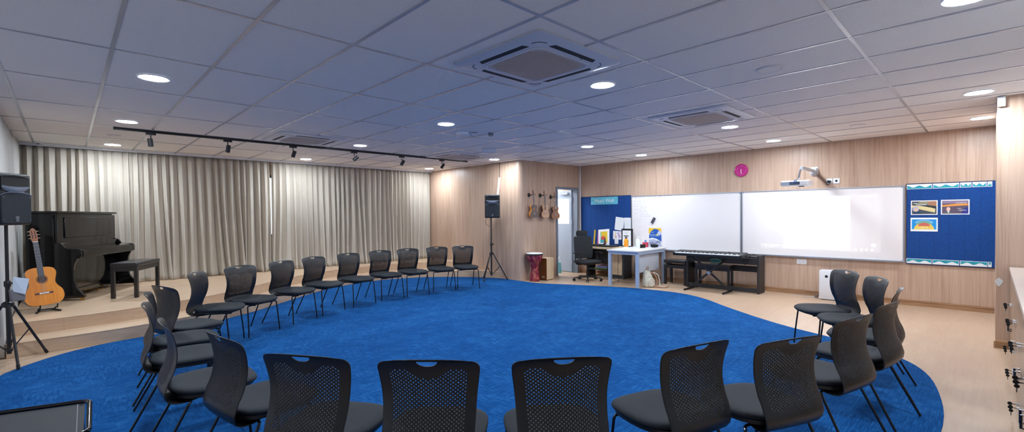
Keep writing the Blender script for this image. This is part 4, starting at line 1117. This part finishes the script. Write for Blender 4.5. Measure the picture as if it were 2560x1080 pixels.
for x, z, c in ((.06, -.03, 'arc_red'), (.075, -.045, 'arc_red'), (.055, -.055, 'inkblack'), (.02, -.06, 'indigo')):
    MB().prism(el(x, z, .004, .004, 8), -.0248, -.0245, plane='xz').build('dot', MATS['ink_'+c], t, smooth=0)

# clock
t = wthing('wall_clock', 'round pink wall clock above the gap between the whiteboards', 'clock', 3.315, 2.24)
pk = mat('clock_pink', (206, 36, 132), .3, coat=.3); pk2 = mat('clock_face_pink', (190, 34, 128), .5)
MX = Matrix.Rotation(pi/2, 4, 'X')
MB().lathe([(.001, .001), (.118, .001), (.122, .012), (.118, .034), (.108, .038), (.104, .028), (.001, .027)], 40, M=MX).build('case', pk, t)
f_ = MB().lathe([(.001, .0272), (.103, .0272), (.103, .0285), (.001, .0285)], 36, M=MX).build('dial', pk2, t)
numm = mat('clock_numeral', (250, 190, 232), .5)
for h_ in range(12):
    a = 2*pi*h_/12
    text('numeral', str(h_ if h_ else 12), .026, numm, f_, (.083*sin(a), -.0292, .083*cos(a)), ext=.0003)
MB().loft([[(-.006, -.031, -.012), (.006, -.031, -.012), (.002, -.031, .055), (-.002, -.031, .055)], [(-.006, -.032, -.012), (.006, -.032, -.012), (.002, -.032, .055), (-.002, -.032, .055)]], M=Matrix.Rotation(radians(-172), 4, 'Y')).build('hour_hand', paper, t, smooth=0)
MB().loft([[(-.005, -.033, -.02), (.005, -.033, -.02), (.0015, -.033, .078), (-.0015, -.033, .078)], [(-.005, -.034, -.02), (.005, -.034, -.02), (.0015, -.034, .078), (-.0015, -.034, .078)]], M=Matrix.Rotation(radians(175), 4, 'Y')).build('minute_hand', paper, t, smooth=0)

# sockets
def socket(lab, s, z, w_=.086, h_=.086, hole=True, grp='white wall sockets'):
    t = wthing('wall_socket', lab, 'socket', s, z, grp)
    MB().bb(-w_/2, w_/2, -.010, 0, -h_/2, h_/2).build('plate', white_paint, t, bev=.003)
    return t
t = socket('white socket below the projector arm with a black plug', 1.925, 1.955, .09, .09)
MB().bb(-.025, .025, -.05, -.010, -.028, .012).build('plug', blk_satin, t, bev=.006)
t = socket('white socket plate with a round black outlet, right of the plugged one', 1.825, 1.955, .09, .09)
MB().cyl((0, -.010, 0), (0, -.013, 0), .018, n=16).build('outlet', blk_satin, t)
t = socket('white double socket on the wood wall just below the right whiteboard', 2.325, .575, .15, .088)
for sx in (-1, 1):
    MB().bb(sx*.035-.004, sx*.035+.004, -.011, -.0098, .012, .022).bb(sx*.035-.014, sx*.035-.008, -.011, -.0098, -.014, -.010).bb(sx*.035+.008, sx*.035+.014, -.011, -.0098, -.014, -.010).build('slots', mat('slot_grey', (120, 122, 128), .6), t, smooth=0)

# projector
t = thing('projector', 'white projector hanging from the wall arm above the right whiteboard', 'projector', W(2.22, .80, 1.90), RW)
MB().loft([[(x, y, z) for x, y in rrect(w_, d_, .04, 5)] for w_, d_, z in ((.37, .26, -.045), (.40, .29, -.035), (.40, .29, .025), (.37, .26, .040))]).build('housing', white_paint, t, smooth=40)
MB().bb(-.195, -.07, -.148, -.144, -.028, .020).build('vent_panel', mat('vent_grey', (168, 178, 192), .4), t, smooth=0)
MB().bb(-.068, .075, -.148, -.144, -.028, .020).build('connector_panel', mat('panel_dark', (60, 74, 90), .5), t, smooth=0)
g = MB()
for k in range(5): g.tube(catmull([(-.05+.026*k, -.148, -.005), (-.04+.02*k, -.175, -.018), (.0+.01*k, -.17, .03), (.0, -.10, .055)], 4), .0028, 5)
g.build('cables', mat('cable_blue', (70, 96, 150), .5), t)
MB().lathe([(.001, -.046), (.045, -.046), (.04, -.060), (.02, -.066), (.001, -.066)], 20, c=(.06, .02, 0)).build('lens_dome', mat('lens_glass', (36, 20, 50), .05, coat=1), t)
t2 = thing('wall_bracket', 'grey metal wall arm carrying the projector', 'bracket', W(2.14, 0, 2.14), RW)
MB().bb(-.055, .055, -.012, 0, -.07, .07).build('wall_plate', white_paint, t2, bev=.003)
MB().bb(-.045, .045, -.085, -.012, -.05, .045).build('socket_block', mat('arm_grey', (196, 200, 206), .35, metal=.3), t2, bev=.004)
MB().bb(-.022, .022, -.86, -.08, -.025, .02).build('boom', MATS['arm_grey'], t2, bev=.003)
MB().cyl((-.06, -.80, -.195), (-.02, -.82, 0), .018, n=14).lathe([(.001, -.195), (.05, -.195), (.05, -.185), (.001, -.185)], 16, c=(-.08, -.80, 0)).build('drop_joint', steel, t2)
for k, dx in enumerate((0, .03)):
    pts = [(.03+dx, -.03, -.05), (.10+dx, -.02, -.13-.02*k), (.17, -.015, -.22+.03*k), (.20, -.02, -.25), (.245-.01*k, -.035, -.19)]
    MB().tube(catmull(pts, 6), .0035, 6).build('power_cable', mat('brown_cable2', (90, 62, 58), .5), t2)
# its light: a spot with a rectangular mask shaped like the projected page
ld = bpy.data.lights.new('projector_beam', 'SPOT'); ld.energy = 60; ld.spot_size = radians(160); ld.spot_blend = 0; ld.shadow_soft_size = .004
ld.use_nodes = True; nt = ld.node_tree; em = nt.nodes['Emission']
LD = .76; LZ = 1.82; LS = 2.16
def nn(k, **kw):
    nd = nt.nodes.new(k)
    for a, b in kw.items(): setattr(nd, a, b)
    return nd
tcn = nn('ShaderNodeTexCoord'); sx_ = nn('ShaderNodeSeparateXYZ'); nt.links.new(tcn.outputs['Normal'], sx_.inputs[0])
def mth(op, a, b=None):
    m_ = nn('ShaderNodeMath', operation=op)
    for i, q in enumerate((a, b)):
        if q is None: continue
        if isinstance(q, (int, float)): m_.inputs[i].default_value = q
        else: nt.links.new(q, m_.inputs[i])
    return m_.outputs[0]
az = mth('ABSOLUTE', sx_.outputs[2])
u_ = mth('DIVIDE', sx_.outputs[0], az); v_ = mth('DIVIDE', sx_.outputs[1], az)
def rectmask(s0, s1, z0, z1):
    u0, u1 = (LS-s1)/LD, (LS-s0)/LD; v0, v1 = (z0-LZ)/LD, (z1-LZ)/LD
    a = mth('MULTIPLY', mth('GREATER_THAN', u_, u0), mth('LESS_THAN', u_, u1))
    b = mth('MULTIPLY', mth('GREATER_THAN', v_, v0), mth('LESS_THAN', v_, v1)); return mth('MULTIPLY', a, b)
tot = mth('MULTIPLY', rectmask(1.625, 2.615, .785, 1.70), 1.0)
tot = mth('ADD', tot, mth('MULTIPLY', rectmask(1.22, 3.02, .76, 1.72), .035))
for r_ in ((1.425, 1.465, 1.665, 1.695), (1.345, 1.385, 1.665, 1.695), (1.28, 1.31, 1.675, 1.69), (1.285, 1.335, .86, .905), (1.53, 1.555, .79, .81), (1.46, 1.485, .79, .81), (1.395, 1.415, .79, .81), (1.32, 1.345, .79, .81), (2.90, 2.92, .80, .815), (2.83, 2.85, .80, .815), (2.76, 2.78, .80, .815), (2.63, 2.98, .835, .84), (2.63, 2.95, 1.66, 1.668)):
    tot = mth('ADD', tot, mth('MULTIPLY', rectmask(*r_), .8))
r2 = mth('ADD', mth('ADD', mth('MULTIPLY', u_, u_), mth('MULTIPLY', v_, v_)), 1.0)
tot = mth('MULTIPLY', tot, mth('MULTIPLY', mth('POWER', r2, 1.5), 1.0))
nt.links.new(tot, em.inputs['Strength']); em.inputs[0].default_value = (.95, .98, 1, 1)
lo = bpy.data.objects.new('projector_beam', ld); C.objects.link(lo)
X = Vector((-WD.x, -WD.y, 0)); Zl = WN.copy(); Y_ = Zl.cross(X)      # local -Z looks at the wall
Mx = Matrix.Identity(4)
for i in range(3): Mx[i][0] = X[i]; Mx[i][1] = Y_[i]; Mx[i][2] = Zl[i]
p = W(LS, LD, LZ); Mx[0][3], Mx[1][3], Mx[2][3] = p
lo.matrix_world = Mx

# poster and papers over the desks
t = wthing('printed_poster', 'blue and yellow concert poster taped low on the left whiteboard', 'print', 5.07, .925)
MB().bb(-.15, .15, -.028, -.0265, -.205, .205).build('sheet', paper, t, smooth=0)
for i, (nm, m, out) in enumerate([('yellow_top', F('yel', (240, 196, 52)), rc(-.148, .145, .08, .20)), ('blue_shape', F('royal', (26, 86, 176)), [(-.14, -.03), (-.14, .05), (-.09, .13), (-.01, .185), (.06, .17), (.14, .11), (.148, -.0), (.148, -.09), (.03, -.03), (-.06, -.01)]), ('pale_blob', F('lilac', (196, 200, 236)), el(.10, .09, .042, .045)), ('spot', F('lemon', (226, 226, 110)), el(.05, .055, .018, .022)),
        ('line', F('paleblue', (206, 228, 236)), rc(-.13, .10, .028, .034)), ('line', F('paleblue', (206, 228, 236)), rc(-.13, .02, .055, .062)), ('line', F('paleblue', (206, 228, 236)), rc(-.10, -.02, .105, .112)),
        ('band', F('grisaille', (176, 184, 206)), [(-.14, -.19), (-.145, -.06), (-.02, -.04), (.10, -.09), (.14, -.14), (.14, -.19)])]):
    MB().prism(out, -.0287-.0002*i, -.0285-.0002*i, plane='xz').build(nm, m, t, smooth=0)
rr = random.Random(4)
for k in range(9):
    x = -.12+.028*k; z = -.11+rr.uniform(-.03, .03)
    MB().prism([(x, z), (x+.012, z+.03), (x+.02, z-.01), (x+.008, z-.04)], -.0306, -.0304, plane='xz').build('figure', F('figure_blue', (52, 66, 120)), t, smooth=0)
def sheet(lab, s, z, w_, h_, roll, m=paper, n=1):
    t = wthing('paper_sheet', lab, 'paper', s, z); t.rotation_euler = (0, roll, RW)
    for k in range(n): MB().bb(-w_/2+.012*k, w_/2+.012*k, -.0235-.001*k, -.0225-.001*k, -h_/2-.004*k, h_/2-.004*k).build('sheet', m, t, smooth=0)
    return t
sheet('tilted bundle of white sheets pinned to the left pinboard', 5.96, 1.215, .205, .29, radians(7), n=3)
sheet('straight white sheets pinned at the edge of the left pinboard', 5.745, 1.215, .158, .27, 0, n=2)
t = sheet('landscape chart with purple and orange bars on the left pinboard', 5.985, .945, .27, .19, radians(2))
for i, (x, z0, z1, c) in enumerate([(-.07, -.05, .07, (236, 200, 120)), (-.055, -.07, -.02, (214, 92, 72)), (-.02, .03, .06, (150, 90, 190)), (.01, -.02, .07, (190, 60, 180)), (.03, -.07, .02, (120, 80, 180)), (.07, .045, .065, (190, 60, 180)), (.09, .045, .065, (190, 60, 180)), (.06, -.05, .0, (200, 120, 200)), (.10, -.06, -.03, (190, 60, 180))]):
    MB().bb(x-.007, x+.007, -.0242, -.0238, z0, z1).build('bar', mat('bar%d' % (i % 5)+str(c[0]), c, .6), t, smooth=0)
sheet('small white note under the bar chart on the left pinboard', 6.03, .80, .10, .11, 0)

# ---------------------------------------------------------------- desks
desk = thing('office_desk', 'white-topped desk with pale blue-grey square legs beside the office chair', 'desk', (8.46, 5.07, 0), radians(3))
MB().bb(-.62, .62, -.345, .345, .695, .72).build('desktop', desk_top, desk, bev=.002)
g = MB().bb(-.59, .59, -.325, -.285, .635, .694).bb(-.59, .59, .285, .325, .635, .694).bb(-.59, -.55, -.285, .285, .635, .694).bb(.55, .59, -.285, .285, .635, .694)
g.build('frame', desk_grey, desk, bev=.003)
for sx in (-1, 1):
    for sy in (-1, 1): MB().bb(sx*.535, sx*.595, sy*.27, sy*.33, .0, .634).build('leg', desk_grey, desk, bev=.004)
MB().bb(-.46, .47, -.24, -.225, .27, .64).build('modesty_panel', mat('panel_white', (214, 220, 230), .3, coat=.2), desk, smooth=0)
t = thing('side_cupboard', 'charcoal cupboard with a light wood door under the low worktop', 'cupboard', (8.93, 5.79, 0), 0)
MB().bb(-.17, .155, -.20, .20, 0, .665).build('carcass', dkgrey, t, bev=.002)
MB().bb(-.189, -.171, -.165, .19, .09, .655).build('door', ltwood, t, smooth=0)
t = thing('low_worktop', 'light wood worktop along the pinboard behind the white desk', 'worktop', (8.76, 6.0, 0), 0)
MB().bb(-.33, .33, -.45, .58, .668, .70).build('top', ltwood, t, smooth=0)
MB().bb(-.02, .30, .55, .58, 0, .667).build('end_panel', dkgrey, t, smooth=0)
MB().bb(.25, .31, .0, .55, .30, .667).bb(-.02, .31, .0, .55, .16, .185).build('shelf', dkgrey, t, smooth=0)
t = thing('stacked_folders', 'green and blue folders on the shelf under the low worktop', 'folders', (8.88, 6.22, .186), .2)
for k, c in enumerate(((120, 150, 60), (96, 130, 190), (150, 120, 170))): MB().bb(-.12+.01*k, .12, -.15, .15-.02*k, .022*k, .022*k+.02).build('folder', mat('folder%d' % k, c, .5), t, smooth=0)
t = thing('framed_picture', 'white-framed yellow and red painting leaning at the left pinboard', 'picture', (8.90, 6.20, .716), RW)
fm = Matrix.Rotation(radians(-5), 4, 'Y') @ Matrix.Rotation(radians(-8), 4, 'X')
MB().bb(-.145, .145, -.008, .008, 0, .37, M=fm).build('mount', paper, t, smooth=0)
for i, (m, out) in enumerate([(F('sunyellow', (232, 196, 40)), rc(-.09, .10, .06, .32)), (F('aqua', (60, 170, 176)), [(-.09, .06), (.06, .06), (.02, .16), (-.09, .14)]), (F('mint', (150, 196, 160)), [(-.09, .14), (-.05, .15), (-.06, .30), (-.09, .32)]), (F('poppy', (214, 60, 70)), el(-.02, .17, .05, .045)), (F('poppy2', (232, 110, 70)), el(.0, .20, .03, .025))]):
    MB().prism(out, -.0095-.0004*i, -.0085-.0004*i, plane='xz', M=fm).build('paint_area', m, t, smooth=0)
for i, (y, c, nm) in enumerate(((6.52, (232, 190, 30), 'yellow'), (6.41, (226, 84, 168), 'pink'))):
    o = MB().cyl((0, 0, 0), (.05, .0, .36), .017, n=14).build('percussion_tube', mat('tube_'+nm, c, .35), loc=(8.93, y-.02, .0 if False else .702), smooth=40)
    tag(o, nm+' plastic tube standing upright behind the office chair' if nm == 'yellow' else 'pink plastic tube standing left of the framed painting', 'tube')
t = thing('certificate_frame', 'black-framed white certificate standing behind the orange bottle', 'picture frame', (8.98, 5.66, .705), RW)
MB().bb(-.12, .16, .0, .02, 0, .40).build('frame', blk_satin, t, smooth=0, bev=.003)
MB().bb(-.09, .12, -.002, -.0005, .02, .36).build('certificate', paper, t, smooth=0)
MB().bb(-.03, .03, -.003, -.0022, .30, .305).bb(-.06, .06, -.003, -.0022, .23, .25).bb(-.05, .05, -.003, -.0022, .20, .21).prism(el(-.02, .09, .02, .03), -.003, -.0022, plane='xz').build('print', F('inkblack', (34, 34, 40)), t, smooth=0)
t = thing('equipment_tray', 'black flat equipment and cases along the low worktop', 'equipment', (8.72, 6.08, .701), 0)
for (a, b, c_, e, z) in ((-.14, .16, -.30, .0, .035), (-.12, .12, .03, .30, .05), (-.10, .1, .33, .46, .03)): MB().bb(a, b, c_, e, 0, z).build('case', blk_satin, t, bev=.006)
t = thing('ornament', 'dark pointed figurine beside the framed painting', 'ornament', (8.80, 6.10, .752), 0)
MB().lathe([(.03, 0), (.035, .01), (.026, .04), (.018, .10), (.012, .14), (.001, .17)], 16).build('body', mat('ornament_brown', (86, 48, 54), .4), t)
t = thing('glue_bottle', 'orange bottle with a black cap stripe on a white dish on the desk', 'bottle', (8.50, 5.36, .721), .5)
ob = mat('bottle_orange', (246, 152, 16), .35)
MB().loft([[(x, y, z) for x, y in rrect(w_, w_*.7, .02*min(1, w_*12), 4)] for w_, z in ((.10, .02), (.115, .03), (.115, .16), (.08, .185), (.04, .195))]).build('body', ob, t, smooth=50)
MB().lathe([(.018, .19), (.022, .195), (.020, .215), (.008, .22), (.005, .24), (.001, .24)], 14).build('cap', blk_satin, t)
MB().bb(-.012, .012, -.047, -.040, .06, .17).build('label', blk_satin, t, smooth=0)
MB().loft([[(x, y, z) for x, y in rrect(.20, .10, .03, 4)] for z in (0, .02)]).build('dish', paper, t, smooth=30)
t = thing('spray_bottle', 'tall white plastic bottle on the desk', 'bottle', (8.50, 5.08, .721), .3)
MB().lathe([(.040, 0), (.045, .008), (.045, .15), (.035, .19), (.020, .205), (.020, .22), (.001, .22)], 22).build('body', mat('bottle_white', (236, 240, 238), .4), t)
MB().bb(-.02, .02, -.05, .02, .222, .245).build('spray_head', paper, t, bev=.004)
t = thing('cable_pile', 'heap of black cables and pouches on the desk', 'cables', (8.74, 4.98, .722), .1)
for k in range(7):
    a0 = k*.7; pts = [((.05+.012*(k % 3))*cos(a0+q*.55)+.10*(1 if k % 2 else -1), -.09*(1 if k % 2 else -1)+(.06+.01*(k % 2))*sin(a0+q*.55), .0165+.008*k+.004*sin(q)) for q in range(12)]
    MB().tube(pts, .011, 6).build('cable_loop', blk_rubber, t)
t = thing('zip_pouch', 'yellow pouch with a black stripe behind the white bottle', 'pouch', (8.62, 5.16, .722), .3)
MB().ell((0, 0, .045), (.06, .04, .044), 14, 8).build('body', mat('pouch_yellow', (232, 226, 60), .5), t)
MB().box((0, 0, .086), (.09, .02, .008)).build('zip', blk_satin, t)
t = thing('pen_box', 'small red and blue box of pens against the whiteboard', 'box', (8.94, 5.16, .722), .1)
MB().box((0, 0, .05), (.08, .10, .10)).build('box', mat('box_red', (200, 60, 80), .5), t)
for k in range(4): MB().cyl((-.02+.012*k, -.02+.014*k, .10), (-.02+.014*k, -.03+.018*k, .15), .005, n=8).build('pen', mat('pen_blue', (80, 150, 220), .4), t)
t = thing('paper_stack', 'curling white papers at the front of the desk', 'paper', (8.25, 4.90, .721), .2)
MB().bb(-.11, .11, -.15, .15, 0, .004).build('sheet', paper, t, smooth=0); MB().bb(-.10, .12, -.14, .15, .0045, .008, M=Matrix.Rotation(.12, 4, 'Z')).build('sheet', paper, t, smooth=0)
tag(MB().tube(catmull([(8.30, 5.42, .64), (8.32, 5.44, .40), (8.34, 5.46, .12), (8.30, 5.42, .012), (8.20, 5.50, .008), (8.22, 5.62, .1), (8.30, 5.68, .16), (8.38, 5.60, .06), (8.44, 5.50, .008)], 6), .0045, 6).build('cable', blk_rubber), 'thin black cable looping down under the white desk', 'cable')
# backpack
t = thing('backpack', 'cream canvas backpack slumped against the front desk leg', 'backpack', (8.18, 4.66, 0), radians(-30))
cv = mat('canvas', (206, 200, 184), .9, vary=(14, .12), bump=(200, .3)); lea = mat('leather_strap', (168, 122, 92), .6)
MB().loft([[(x+ox, y+oy, z) for x, y in rrect(w_, d_, .04, 4)] for w_, d_, z, ox, oy in ((.17, .12, .002, 0, 0), (.21, .15, .03, 0, 0), (.20, .14, .12, .0, .01), (.17, .11, .22, -.01, .02), (.13, .08, .30, -.02, .03), (.06, .04, .34, -.02, .035))]).build('body', cv, t, smooth=60)
MB().loft([[(x+.02, y-.075, z) for x, y in rrect(w_, .05, .02, 4)] for w_, z in ((.10, .02), (.14, .05), (.13, .14), (.07, .18))]).build('front_pocket', cv, t, smooth=60)
MB().tube(catmull([(-.03, .03, .33), (-.03, .0, .39), (.0, .0, .39), (.0, .03, .33)], 4), .007, 6).build('top_loop', lea, t)
for k in range(2): MB().tube(catmull([(.03+.05*k, -.03, .29), (.10+.06*k, -.07, .24), (.13+.05*k, -.10, .13), (.10+.08*k, -.12, .03), (.15+.12*k, -.17, .012)], 5), [.010]*20+[.010], 6).build('shoulder_strap', cv if k else lea, t)
MB().tube(catmull([(.05, -.10, .03), (.14, -.17, .014), (.25, -.20, .012), (.33, -.16, .012)], 5), .010, 6).build('waist_strap', lea, t)

# ---------------------------------------------------------------- office chair
t = thing('office_chair', 'black high-backed mesh office chair with a headrest by the pinboard', 'office chair', (8.09, 6.06, 0), radians(-22))
MB().loft([[(x, y-.01, z) for x, y in rrect(w_, d_, .10, 6)] for w_, d_, z in ((.44, .42, .375), (.49, .47, .39), (.50, .48, .42), (.46, .44, .445), (.3, .3, .45))]).build('seat', mat('mesh_black', (28, 31, 34), .8, bump=(500, .4)), t, smooth=60)
rings = []
for z, w_, y, d_ in ((.47, .40, .20, .05), (.55, .44, .20, .04), (.65, .46, .215, .035), (.78, .45, .235, .03), (.90, .44, .25, .03), (.95, .40, .25, .025)):
    rings.append([(x, y+yy+.05*(x/.22)**2*-1, z) for x, yy in rrect(w_, d_, .012, 3)])
MB().loft(rings).build('backrest', MATS['mesh_black'], t, smooth=60)
MB().loft([[(x, .235+y, z) for x, y in rrect(w_, .07, .03, 4)] for w_, z in ((.22, .955), (.27, .97), (.28, 1.04), (.24, 1.075))]).build('headrest', MATS['mesh_black'], t, smooth=60)
MB().tube(catmull([(0, .05, .36), (0, .24, .38), (0, .30, .50), (0, .275, .72), (0, .28, .97)], 5), .018, 8).build('back_spine', blk_satin, t)
MB().bb(-.11, .11, -.10, .10, .345, .372).build('tilt_mechanism', blk_satin, t, bev=.008)
MB().cyl((0, 0, .10), (0, 0, .22), .030, n=16).cyl((0, 0, .22), (0, 0, .345), .016, n=14).build('gas_lift', blk_satin, t)
for sx in (-1, 1):
    MB().tube(catmull([(sx*.10, .02, .36), (sx*.255, .02, .37), (sx*.275, .04, .46), (sx*.27, .05, .585)], 5), .015, 8).build('arm_post', blk_satin, t)
    MB().loft([[(sx*.27+x, y-.02, z) for x, y in rrect(.075, .25, .03, 4)] for z in (.588, .612)]).build('armrest', blk_satin, t, smooth=30)
hub = MB().lathe([(.001, .065), (.045, .068), (.045, .10), (.035, .115), (.001, .115)], 18).build('hub', blk_plastic, t)
for k in range(5):
    a = 2*pi*k/5+.4; Mr = Matrix.Rotation(a, 4, 'Z')
    l = MB().loft([[(.03, y, z) for y, z in ((-.022, .075), (.022, .075), (.022, .11), (-.022, .11))], [(.31, y, z) for y, z in ((-.012, .062), (.012, .062), (.012, .08), (-.012, .08))]], M=Mr).build('base_leg', blk_plastic, t, bev=.004)
    g = MB()
    for s_ in (-1, 1): g.cyl((.30, s_*.012, .027), (.30, s_*.028, .027), .027, n=14, M=Mr)
    g.bb(.292, .308, -.008, .008, .027, .066, M=Mr); g.build('castor', blk_rubber, l)

# ---------------------------------------------------------------- digital pianos and benches by the whiteboards
t = thing('portable_keyboard', 'slim black digital keyboard with white keys resting on the cross stand', 'keyboard', (8.50, 3.61, 0), RW)
KT = Matrix.Translation((0, 0, .70)) @ Matrix.Rotation(radians(5), 4, 'X')
MB().bb(-.62, .62, -.165, .155, -.045, -.001, M=KT).bb(-.62, .62, .02, .155, -.001, .018, M=KT).bb(-.62, -.585, -.165, .02, -.001, .016, M=KT).bb(.585, .62, -.165, .02, -.001, .016, M=KT).build('body', blk_satin, t, bev=.004)
g = MB()
for k in range(52): x = -.583+1.166*k/52; g.bb(x+.0006, x+1.166/52-.0006, -.155, -.002, .0, .010, M=KT)
g.build('white_keys', mat('key_white', (240, 242, 246), .25), t, smooth=0)['kind'] = 'stuff'
g = MB()
for k in range(51):
    if k % 7 in (0, 1, 3, 4, 5): x = -.583+1.166*(k+1)/52; g.bb(x-.006, x+.006, -.10, -.002, .010, .018, M=KT)
g.build('black_keys', blk_satin, t, smooth=0)['kind'] = 'stuff'
for x in (-.3, .05, .32): MB().cyl((x, .09, .018), (x, .09, .028), .010, n=10, M=KT).build('knob', blk_rubber, t)
t = thing('cross_stand', 'black X-shaped folding stand under the slim keyboard', 'keyboard stand', (8.55, 3.61, 0), RW)
for k, (x0, x1) in enumerate(((-.36, .33), (.34, -.37))):
    yy = -.03 if k else .03
    MB().bb(-.018, .018, -.012, .012, 0, hypot(x1-x0, .61), M=Matrix.Translation((x1, yy, .03)) @ Matrix.Rotation(atan2(x0-x1, .61), 4, 'Y')).build('cross_tube', blk_satin, t, bev=.004)
    f = MB().tube([(x1, -.26, .018), (x1, .13, .018)], .016, 8).build('foot_bar', blk_satin, t)
    MB().tube([(x0, -.16, .622), (x0, .13, .622)], .013, 8).build('support_arm', blk_satin, t)
    for y in (-.262, .132): MB().cyl((x1, y-.012, .018), (x1, y+.012, .018), .0175, n=10).build('end_cap', blk_rubber, f)
MB().cyl((-.01, -.055, .335), (-.01, .05, .335), .030, n=16).build('pivot', alu, t)
t = thing('piano_console', 'black open wooden console frame standing behind the cross stand', 'keyboard stand', (8.885, 3.49, 0), RW)
cm = mat('console_black', (36, 35, 38), .5, vary=(60, .12))
for sx in (-1, 1): MB().bb(sx*.62, sx*.655, -.17, .15, 0, .675).build('side_panel', cm, t, bev=.003)
MB().bb(-.619, .619, -.165, -.145, .51, .625).build('top_rail', cm, t, bev=.002)
MB().bb(-.619, .619, .12, .14, .35, .46).build('back_rail', cm, t, bev=.002)
MB().bb(-.619, .619, -.160, -.130, .02, .095).build('bottom_rail', cm, t, bev=.002)
MB().bb(-.619, .619, -.14, .14, .628, .652).build('shelf', cm, t, bev=.002)
t = thing('cable_bundle', 'bundle of black adapters and straps on the right end of the console', 'cables', (8.86, 3.02, .653), 0)
for k in range(5): MB().ell((.02*sin(k*2), -.06+.03*k, .035), (.05, .035, .033), 10, 6).build('adapter', blk_rubber, t)
MB().tube(catmull([(-.15, -.05, .02), (-.17, -.03, -.06), (-.165, .03, -.14), (-.17, .06, -.05), (-.15, .05, .02)], 5), .008, 6).build('strap', blk_rubber, t)
t = thing('drawstring_bag', 'dark green shiny bag hanging under the slim keyboard', 'bag', (8.44, 3.47, .58), 0)
MB().loft([[(.035*r_*cos(a), .11*r_*sin(a), z) for a in [2*pi*k/14 for k in range(14)]] for r_, z in ((.3, -.065), (.8, -.05), (1.05, -.01), (.95, .03), (.8, .055))]).build('bag_body', mat('bag_green', (14, 58, 54), .25, coat=.4), t, smooth=60)
MB().tube([(0, .09, .0), (.02, .13, .055)], .004, 5).tube([(0, -.09, .0), (.02, -.14, .055)], .004, 5).build('cord', blk_rubber, t)
bench('keyboard_bench', 'black bench under the console frame behind the cross stand', (8.885, 3.68, 0), RW, .66, .235, .47, bench_m, legw=.04)
bench('keyboard_bench', 'black padded bench between the white desk and the console', (8.93, 4.42, 0), RW, .48, .34, .50, bench_m, legw=.045, adj=True)

# air purifier, with plug
t = thing('air_purifier', 'tall white box air purifier against the wall behind the far right chair', 'air purifier', (9.02, 1.80, 0), RW)
MB().loft([[(x, y, z) for x, y in rrect(w_, d_, .02, 4)] for w_, d_, z in ((.35, .19, .012), (.36, .20, .02), (.36, .20, .47), (.35, .19, .48))]).build('housing', mat('purifier_white', (238, 240, 246), .35), t, smooth=40)
MB().cyl((-.075, -.100, .385), (-.075, -.103, .385), .022, n=20).build('sensor_button', blk_satin, t)
MB().bb(-.15, .15, -.08, .08, .0, .012).build('plinth', blk_satin, t, smooth=0)
t = thing('floor_plug', 'small grey plug on the skirting left of the white purifier', 'plug', (9.06, 2.045, .0), RW)
MB().bb(-.02, .02, -.03, .02, .0, .045).build('body', mat('plug_grey', (110, 108, 108), .5), t, bev=.005)
MB().tube(catmull([(-.02, 0, .01), (-.12, -.02, .006), (-.25, -.01, .006), (-.38, .0, .006)], 4), .003, 5).build('cable', paper, t)

# ---------------------------------------------------------------- low lockers along the near wall
UW = .95
def locker():
    t = thing('low_locker', '', 'locker', (0, 0, 0), 0, 'low wooden lockers')
    MB().bb(-UW/2+.002, UW/2-.002, -.445, -.020, .02, .82).build('carcass', wood_cab, t, smooth=0)
    MB().bb(-UW/2+.004, UW/2-.004, -.44, -.03, 0, .02).build('plinth', blk_satin, t, smooth=0)
    for ix in (-1, 1):
        for iz in (0, 1):
            z0, z1 = (.03, .418) if iz == 0 else (.424, .815)
            x0, x1 = (.003, UW/2-.004) if ix > 0 else (-UW/2+.004, -.003)
            d_ = MB().bb(x0, x1, -.019, 0, z0, z1).build('door', wood_cab, t, smooth=0, bev=.001)
            xl = ix*.045; zl = .115 if iz == 0 else .53
            MB().cyl((xl, 0, zl), (xl, .016, zl), .010, n=14).build('lock', steel, d_)
            k = MB(); k.cyl((xl, .016, zl), (xl, .034, zl), .0025, n=6)
            k.lathe([(.001, -.002), (.010, -.002), (.012, 0), (.010, .002), (.001, .002)], 14, M=Matrix.Translation((xl, .044, zl)) @ Matrix.Rotation(pi/2, 4, 'Y'))
            k.lathe([(.001, -.002), (.010, -.002), (.011, 0), (.010, .002), (.001, .002)], 14, M=Matrix.Translation((xl+.003, .040, zl-.022)) @ Matrix.Rotation(pi/2, 4, 'Y'))
            k.box((xl+.003, .040, zl-.044), (.0015, .004, .022)); k.build('key', blk_rubber, d_)
            zh = .325 if iz == 0 else .46
            if iz == 0:
                MB().tube([(xl, 0, zh-.035), (xl, .024, zh-.035), (xl, .024, zh+.035), (xl, 0, zh+.035)], .006, 8).build('handle', mat('handle_blueblack', (24, 30, 44), .2, coat=.5), d_)
    return t
L0 = locker()
llab = ['low locker unit farthest away, next to the wood column', 'second low locker unit from the wood column', 'low locker unit cut by the right edge of the view', 'low locker unit nearest the viewer, just outside the right edge of the view']
for k in range(4):
    loc = (6.955-UW*(k+.5), -.135, 0)
    if k == 0: L0.location = loc; L0['label'] = llab[0]
    else: dup(L0, loc, 0, llab[k])
tag(MB().bb(6.955-4*UW, 6.957, -.60, -.125, .822, .855).build('locker_worktop', mat('worktop_pale', (206, 190, 178), .3, vary=(9, .04)), smooth=0, bev=.002), 'long pale worktop over the low lockers at the right edge', 'worktop')
# torn laminate on the column
pp = [(-.03-.028*cos(a)*(1+.2*sin(3*a)), .69+.04*sin(a)*(1+.15*cos(4*a))) for a in [2*pi*k/18 for k in range(18)]]
struct(MB().prism([(min(a, -.0305), b) for a, b in pp] if 0 else [(a-.022, b) for a, b in pp], 6.987, 6.9895, plane='yz').build('trim_5', mat('torn_patch', (216, 216, 214), .8), smooth=0))
